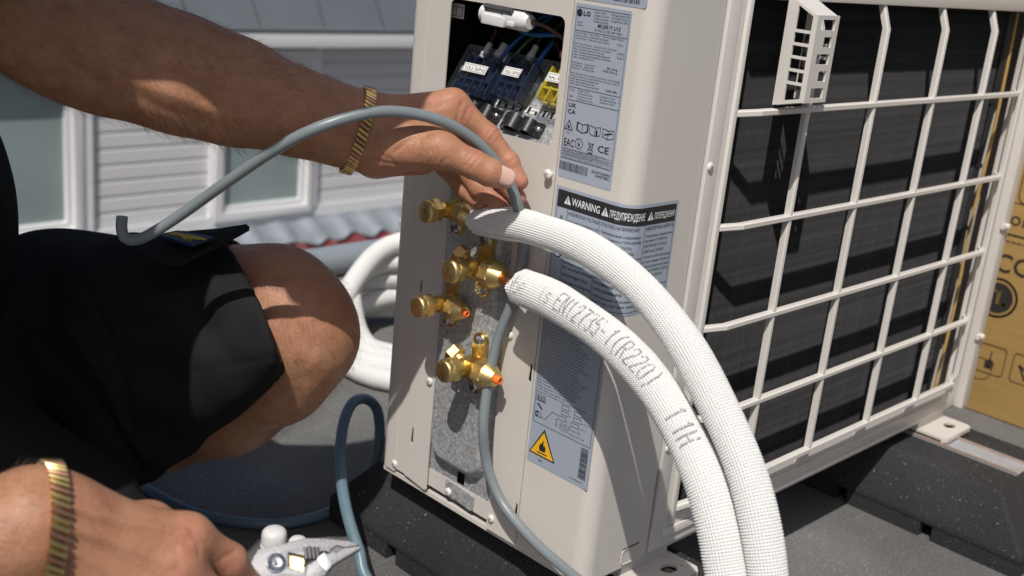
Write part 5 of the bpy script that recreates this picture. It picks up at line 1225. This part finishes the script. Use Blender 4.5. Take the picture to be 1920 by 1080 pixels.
# ---- trunk, legs, head (coarser)
knee = K(520, 571, 1.115); hip = K(-120, 640, 1.24); ank = K(150, 890, 1.22); ank[2] = max(ank[2], ZG+.08)
toe = pl(150, 1010, 2, ZG); toe[2] = ZG+.026; heel = ank + np.array([-.02, .02, -.02])
hipR = K(-190, 800, 1.02); kneeR = K(330, 1330, .93); kneeR[2] = max(kneeR[2], ZG+.075)
ankR = kneeR + np.array([-.28, .30, .0]); ankR[2] = ZG+.06; toeR = ankR + np.array([-.09, .09, -.03])
pel = (hip+hipR)/2; chest = K(-520, -160, .90); neck = K(-338, -572, .70)
sun_to = -SUN
fm = K(420, 150, .915); head = fm + sun_to*.40 + RC[0]*.03 - RC[1]*.045
shR = K(-554, -902, .60)
G = Field(*bounds([knee, hip, ank, toe, hipR, kneeR, ankR, toeR, chest, neck, head, sh, shR, K(-300, 1180, .585)], .15), .0055)
G.cone(hip, K(430, 580, 1.135), .080, .056, .02); G.cone(K(430, 575, 1.135), knee, .055, .051, .03); G.cone(K(522, 550, 1.115), K(543, 582, 1.11), .042, .041, .03)
G.cone(K(552, 590, 1.11), K(564, 640, 1.115), .037, .038, .03); G.cone(K(566, 645, 1.115), K(530, 708, 1.13), .041, .044, .03)                                             # kneecap and tibial head
G.cone(K(566, 622, 1.12), K(430, 745, 1.17), .050, .054, .03); G.cone(K(430, 742, 1.17), ank, .052, .036, .03); G.cone(ank, toe, .036, .026, .02); G.cone(heel, toe, .030, .024, .02)
G.cone(hipR, kneeR, .088, .060, .03); G.cone(kneeR, ankR, .055, .036, .03); G.cone(ankR, toeR, .034, .024, .02)
bel = K(-300, 420, 1.0); low = K(-225, 740, 1.07)
G.cone(low, bel, .115, .115, .05); G.cone(bel, chest, .115, .120, .05)
G.cone(chest, sh, .09, .062, .04); G.cone(chest, shR, .09, .062, .04); G.cone(sh, el, .056, .046, .02)
relb = K(-420, 1120, .60)+np.array([-.06, .05, .02]); G.cone(shR, relb, .056, .046, .02); G.cone(relb, K(-300, 1180, .585), .044, .041, .02)
hd = head-neck; hd /= np.linalg.norm(hd); G.cone(chest, neck, .075, .058, .04); G.cone(neck, head, .056, .060, .03)
face = np.array([.55, -.10, -.80]); face -= hd*(face @ hd); face /= np.linalg.norm(face); hs = np.cross(hd, face)
G.cone(head+hd*.02-face*.015, head+hd*.045+face*.01, .082, .078, .03); G.cone(head+face*.035-hd*.02, head+face*.050-hd*.075, .055, .034, .03)   # skull, jaw
G.cone(head+face*.088+hd*.008, head+face*.108-hd*.028, .009, .013, .012)                                                                     # nose
G.cone(head+face*.083-hd*.056-hs*.018, head+face*.083-hd*.056+hs*.018, .009, .009, .008); G.cone(head+face*.078-hd*.068-hs*.014, head+face*.078-hd*.068+hs*.014, .010, .010, .008)  # lips
for s_ in (-1, 1):
    G.cone(head+hs*.076*s_-hd*.010-face*.008, head+hs*.080*s_+hd*.022-face*.014, .014, .017, .006)                                             # ears
    G.cone(head+face*.070+hs*.030*s_+hd*.012, head+face*.070+hs*.032*s_+hd*.012, .0135, .0135, .004)                                           # eyes
    G.cone(head+face*.080+hs*.014*s_+hd*.034, head+face*.070+hs*.048*s_+hd*.032, .010, .009, .012)                                             # brows
v, q = G.mesh(); v = relax(v, q, 3)
v = sculpt(v, q, [([(545, 600), (572, 650), (565, 710)], 14, -.0030), ([(575, 505), (600, 530), (612, 570), (600, 605)], 7, -.0016), ([(560, 520), (590, 555), (590, 590)], 16, .0020), ([(600, 620), (604, 650), (590, 680)], 9, .0018), ([(545, 510), (556, 545), (552, 585)], 8, -.0012), ([(470, 560), (520, 600), (545, 650)], 12, -.0012), ([(560, 690), (600, 660), (622, 640)], 4, -.0010), ([(600, 640), (590, 700), (545, 755)], 12, -.0015)])
add_body(v, q, spots(v, [(520, 610, 10, .45), (505, 545, 7, .4), (600, 560, 50, .28), (585, 620, 30, .2), (560, 650, 20, .18)]))
person = thing('person', 'person in black shirt and shorts squatting beside the outdoor unit, holding cable and pliers', 'person', (pel[0], pel[1], ZG))
V_ = np.vstack(BODY_V); Q_ = np.vstack(BODY_Q)
body = mesh_np('body', V_, Q_, ['skin', 'nail'], person)
body.data.polygons.foreach_set('material_index', np.concatenate(BODY_M).astype(np.int32))
at = body.data.attributes.new('tint', 'FLOAT', 'POINT'); at.data.foreach_set('value', np.concatenate(BODY_T).astype(np.float32)); body.data.update()
# ---- hair
Hh = Field(head-.16, head+.16, .004)
Hh.cone(head+hd*.030-face*.022, head+hd*.056-face*.004, .0845, .0805, .02); Hh.cone(head-hd*.03-face*.045, head+hd*.02-face*.03, .055, .075, .02)
Pp = Hh.pts(tuple(slice(0, n) for n in Hh.n)); Hh.V = np.maximum(Hh.V, ((Pp-head) @ face) - .045 + .35*np.minimum(0, (Pp-head) @ hd)*-1)
Hh.V = Hh.V + .006*(vnoise(Pp*90, 3)-.5); v, q = Hh.mesh(); mesh_np('hair', v, q, 'hair', person)
# ---- work shoes
for ak_, to_, he_ in ((ank, toe, heel), (ankR, toeR, ankR+np.array([-.03, .02, .0]))):
    Hs = Field(np.minimum(np.minimum(ak_, to_), he_)-.08, np.maximum(np.maximum(ak_, to_), he_)+.08, .004)
    Hs.cone(ak_, (ak_+to_)/2, .044, .038, .02); Hs.cone((ak_+to_)/2, to_, .040, .036, .02); Hs.cone(he_, to_, .040, .034, .02)
    Hs.V = np.maximum(Hs.V, (ZG+.001)-Hs.pts(tuple(slice(0, n) for n in Hs.n))[..., 2]); v, q = Hs.mesh(); mesh_np('shoe', v, q, 'black_plastic', person)
# ---- shorts
Sg = Field(*bounds([hip, K(470, 560, 1.10), hipR, kneeR, pel], .13), .0042)
hemL = K(487, 578, 1.115); axL = knee-hip; axL /= np.linalg.norm(axL); hemN = .90*RC[0]-.40*RC[1]
Sg.cone(hip, K(120, 610, 1.20), .096, .090, .03); Sg.cone(K(120, 610, 1.19), K(560, 588, 1.105), .090, .0790, .03)
Sg.cone(K(250, 790, 1.15), K(560, 655, 1.10), .060, .044, .05)
Pg = Sg.pts(tuple(slice(0, n) for n in Sg.n))
hemn = np.array(axL) + .30*np.array([0, 0, 1.0])*0; cut = (Pg-hemL) @ hemN - .021*(1-np.clip(((Pg-hemL) @ RC[1]-.004)/.068, -1, 1)**2)
legL = Sg.V.copy(); Sg.V = np.full_like(legL, .06)
Sg.cone(hipR, kneeR, .094, .078, .03); legR = Sg.V.copy(); cutR = (Pg-(hipR*.22+kneeR*.78)) @ ((kneeR-hipR)/np.linalg.norm(kneeR-hipR))
Sg.V = np.full_like(legL, .06); Sg.cone(low, low+np.array([0, 0, .08]), .128, .122, .04); Sg.cone(hip, hipR, .10, .10, .04); mid = Sg.V.copy()
# folds: stretched noise along the leg, plus sagging ripples near the crotch
eU = RC[0]; eD = RC[1]; A1 = Pg @ axL; side_ = np.cross(axL, RC[2]); B1 = Pg @ (side_/np.linalg.norm(side_)); C1 = Pg @ RC[2]
fold = .015*(vnoise(np.stack([A1*11, B1*30, C1*10], -1), 5)-.5) + .010*(vnoise(np.stack([A1*26, B1*34+A1*14, C1*16], -1), 6)-.5)
axR = (kneeR-hipR)/np.linalg.norm(kneeR-hipR); s2 = np.cross(axR, RC[2]); B2 = Pg @ (s2/np.linalg.norm(s2)); A2 = Pg @ axR
foldR = .022*(vnoise(np.stack([A2*6, B2*34, C1*8], -1), 8)-.5) + .006*(vnoise(np.stack([A2*20, B2*40, C1*16], -1), 9)-.5)
inner = np.full_like(legL, .06); Sg.V = inner; Sg.cone(K(300, 600, 1.15), K(640, 590, 1.10), .066, .0635, .02); inner = Sg.V.copy()
legL = legL+fold; cut2 = (Pg-K(536, 706, 1.10)) @ (.667*RC[0]+.745*RC[1]); legL = -smin(-legL, -cut2, .02)
legL = np.maximum(np.maximum(legL, cut), -np.maximum(legL+.0105, -(cut+.045)))
inner = np.full_like(legL, .06); Sg.V = inner; Sg.cone(hipR*.5+kneeR*.5, kneeR*1.3-hipR*.3, .074, .070, .02); inner = Sg.V.copy()
legR = np.maximum(np.maximum(legR+foldR, cutR), -np.maximum(inner, -(cutR+.05)))
Sg.V = smin(smin(legL, mid+fold, .03), legR, .02)
v, q = Sg.mesh(); v = relax(v, q, 5)
v = sculpt(v, q, [([(525, 660), (530, 740)], 3, -.0012), ([(240, 745), (380, 695), (535, 665)], 2.5, -.0014), ([(150, 520), (200, 620), (235, 730), (250, 860)], 8, -.0030), ([(40, 690), (140, 800), (250, 905)], 14, .0060), ([(60, 620), (170, 740), (262, 880)], 12, -.0050), ([(120, 600), (200, 720), (255, 850)], 10, .0040), ([(495, 470), (520, 560), (522, 650), (515, 730)], 2.5, -.0012)])
shorts = mesh_np('shorts', v, q, ['shorts', 'scuff'], person)
fc = v[q].mean(1); fp = proj(fc); ff_ = np.zeros(len(q), np.int32)
for u_, w_, r_ in ():
    ff_[(np.hypot(fp[:, 0]-u_, (fp[:, 1]-w_)*1.3) < r_*(.6+.8*RNG.random(len(q)))) & (np.sum((CC-fc)*vnormals(v, q)[q[:, 0]], 1) > 0)] = 1
shorts.data.polygons.foreach_set('material_index', ff_)
# pocket flap with its badge, standing up from the thigh
fz = 1.045
def slab(pts, zs_, th, name, m_name, parent):
    top = [K(u, w_, z) for (u, w_), z in zip(pts, zs_)]; nrm_ = np.array([-.1, -.15, 1.0]); nrm_ /= np.linalg.norm(nrm_); m_ = MB(); n = len(pts)
    c = np.mean(top, 0)
    tri = tessellate_polygon([[Vector((u, -w_, 0)) for u, w_ in pts]])
    m_.add(top + [p_-nrm_*th for p_ in top], [tuple(t_) for t_ in tri] + [tuple(i+n for i in t_[::-1]) for t_ in tri] + [(i, (i+1) % n, n+(i+1) % n, n+i) for i in range(n)])
    return m_.build(name, m_name, parent, smooth=30)
flap = slab([(262, 452), (296, 439), (332, 432), (350, 433), (410, 428), (462, 420), (468, 425), (447, 437), (390, 466), (337, 493), (300, 488), (255, 470)], [1.06, 1.075, 1.085, 1.085, 1.075, 1.062, 1.055, 1.045, 1.03, 1.015, 1.02, 1.04], .004, 'pocket_flap', 'shorts', shorts)
bz = [1.050, 1.064, 1.040, 1.020]; bd = slab([(297, 440), (338, 433), (404, 444), (359, 458)], bz, .003, 'badge', 'badge', shorts)
slab([(316, 436.5), (330, 435.8), (372, 443), (386, 448), (376, 448.5), (352, 446), (346, 449), (360, 449), (352, 450), (343, 446.5), (338, 442), (322, 440)], [1.050, 1.052, 1.038, 1.030, 1.030, 1.034, 1.032, 1.028, 1.030, 1.038, 1.044, 1.048], .001, 'badge_lettering', 'badge_yellow', shorts)
# ---- shirt
Tg = Field(*bounds([low, chest, sh, shR, neck], .16), .0065)
Tg.cone(low, bel, .128, .130, .05); Tg.cone(bel, chest, .130, .132, .05); Tg.cone(chest, neck, .11, .068, .05); Tg.cone(shR, neck, .08, .066, .05)
Tg.cone(chest, sh, .10, .078, .04); Tg.cone(chest, shR, .11, .094, .04); Tg.cone(sh, sh*.50+el*.50, .074, .072, .03); Tg.cone(shR, shR*.5+relb*.5, .086, .074, .03)
Pt = Tg.pts(tuple(slice(0, n) for n in Tg.n)); cutS = (Pt-(sh*.56+el*.44)) @ ((el-sh)/np.linalg.norm(el-sh))
near = np.linalg.norm(Pt-(sh*.5+el*.5), axis=-1) < .11
Tg.V = np.where(near, np.maximum(Tg.V, cutS), Tg.V); Tg.V = np.where(np.linalg.norm(Pt-neck-hd*.03, axis=-1) < .105, np.maximum(Tg.V, ((Pt-neck) @ hd)-.004), Tg.V)
Tg.V = Tg.V + .014*(vnoise(np.stack([Pt[..., 0]*16, Pt[..., 1]*16, Pt[..., 2]*9], -1), 12)-.5)
v, q = Tg.mesh(); v = relax(v, q, 2); mesh_np('shirt', v, q, 'shirt', person)
# ---- fine hair on the forearms and the leg
allv = np.vstack(BODY_V); nv_ = [len(x) for x in BODY_V]; offs = np.concatenate([[0], np.cumsum(nv_)])
def strands(part, boxes, n, flow, seed, lmin, lmax):
    rg = np.random.default_rng(seed); vv = BODY_V[part]; qq = BODY_Q[part]-offs[part]; nn = vnormals(vv, qq); px = proj(vv)
    ok = np.zeros(len(vv), bool)
    for a0, a1, b0, b1 in boxes: ok |= (px[:, 0] > a0) & (px[:, 0] < a1) & (px[:, 1] > b0) & (px[:, 1] < b1)
    ok &= np.sum(nn*(CC-vv), 1) > -.25; ids = np.flatnonzero(ok); ids = rg.choice(ids, min(n, len(ids)), replace=False); V2_, F2_ = [], []
    for i in ids:
        p0 = vv[i]-nn[i]*.0003; d = flow + nn[i]*rg.uniform(.25, .9) + rg.normal(0, .35, 3); d /= np.linalg.norm(d); L = rg.uniform(lmin, lmax)
        p1 = p0+d*L*.5; p2 = p0+d*L + (flow*.25-nn[i]*.15)*L; u, w_, _ = basis(d); r = rg.uniform(.00004, .000075); o = len(V2_)
        for c_, rr2 in ((p0, r), (p1, r*.8)): V2_ += [c_+rr2*(u*math.cos(a)+w_*math.sin(a)) for a in (0, 2.09, 4.19)]
        V2_.append(p2); F2_ += [(o+k, o+(k+1) % 3, o+3+(k+1) % 3, o+3+k) for k in range(3)] + [(o+3+k, o+3+(k+1) % 3, o+6) for k in range(3)]
    return V2_, F2_
hb_ = MB(); fl1 = fo[-1]-fo[1]; fl1 = fl1/np.linalg.norm(fl1)
hb_.add(*strands(0, [(-50, 640, -60, 320)], 3400, fl1*.9+np.array([0, 0, -.35]), 21, .006, .014))
hb_.add(*strands(1 + (len(BODY_V) > 3), [(-200, 60, 860, 1200)], 500, RC[0]*.8, 22, .006, .012))
hb_.add(*strands(len(BODY_V)-1, [(420, 690, 440, 860), (290, 560, 740, 930)], 2200, -np.array([0, 0, 1.0])*.6+RC[0]*.2, 23, .007, .015))
hb_.build('body_hair', 'body_hair', person, smooth=0, kind='stuff', fixn=False)
# ---- bracelets
ARM = np.vstack(BODY_V)
def bracelet(c, axis, flatdir, n=54, lw=.0090, lt=.0023):
    ax = np.array(axis, float)/np.linalg.norm(axis); u = np.array(flatdir, float); u = u - ax*(u @ ax); u /= np.linalg.norm(u); w_ = np.cross(ax, u)
    d_ = ARM-c; sel = d_[(np.abs(d_ @ ax) < .005) & (np.linalg.norm(d_, axis=1) < .075)]; a_, b_ = sel @ u, sel @ w_
    ru, rv = (a_.max()-a_.min())/2+.0008, (b_.max()-b_.min())/2+.0008; c = c + u*(a_.max()+a_.min())/2 + w_*(b_.max()+b_.min())/2
    br = MB(); per = 2*math.pi*math.sqrt((ru*ru+rv*rv)/2)/n
    br.tube([c + (ru-.0004)*math.cos(a)*u + (rv-.0004)*math.sin(a)*w_ for a in np.linspace(0, 2*math.pi, 60)], .0010, 6)
    o = br.build('bracelet', 'steel_dark', person); shapes = {}
    for k in range(n):
        a = 2*math.pi*k/n; p_ = c + ru*math.cos(a)*u + rv*math.sin(a)*w_; nr = rv*math.cos(a)*u + ru*math.sin(a)*w_; nr /= np.linalg.norm(nr); tg = np.cross(ax, nr)
        key = 'rose' if k % 3 == 2 else 'gold'
        if key not in shapes:
            l = MB(); hw, hl = per*.46, lw/2; prof_ = [(-hw, 0), (hw, 0), (hw*.95, lt*.5), (hw*.5, lt*.95), (0, lt*1.05), (-hw*.5, lt*.95), (-hw*.95, lt*.5)]
            l.prism(prof_, lambda x, y, t_: (x + t_*.40, t_, y), -hl, hl); me_o = l.build('link', key, o, bevel=.0004); shapes[key] = me_o.data; lo = me_o
        else: lo = link('link', shapes[key], o)
        M_ = Matrix.Identity(4)
        for i in range(3): M_[i][0] = float(tg[i]); M_[i][1] = float(ax[i]); M_[i][2] = float(nr[i]); M_[i][3] = float(p_[i])
        lo.matrix_basis = M_
    return o
cW = K(672, 242, .9565); axW = K(700, 247, .960)-K(640, 236, .952)
axW = axW/np.linalg.norm(axW) + .12*RC[1]
bl = bracelet(cW, axW, RC[1])
m_ = MB(); cl = K(634, 306, .955); m_.lathe(cl, np.array([-.35, -.25, -.9]), [(-.002, .006), (0, .0068), (.0015, .006), (.002, .003)], 20); m_.build('clasp', 'gold', bl, smooth=40)
cR = K(84, 985, .6300); axR2 = K(110, 985, .635)-rw; axR2 = axR2/np.linalg.norm(axR2)*.8 + RC[0]*.3
bracelet(cR, axR2, RC[1], n=56, lw=.0100)
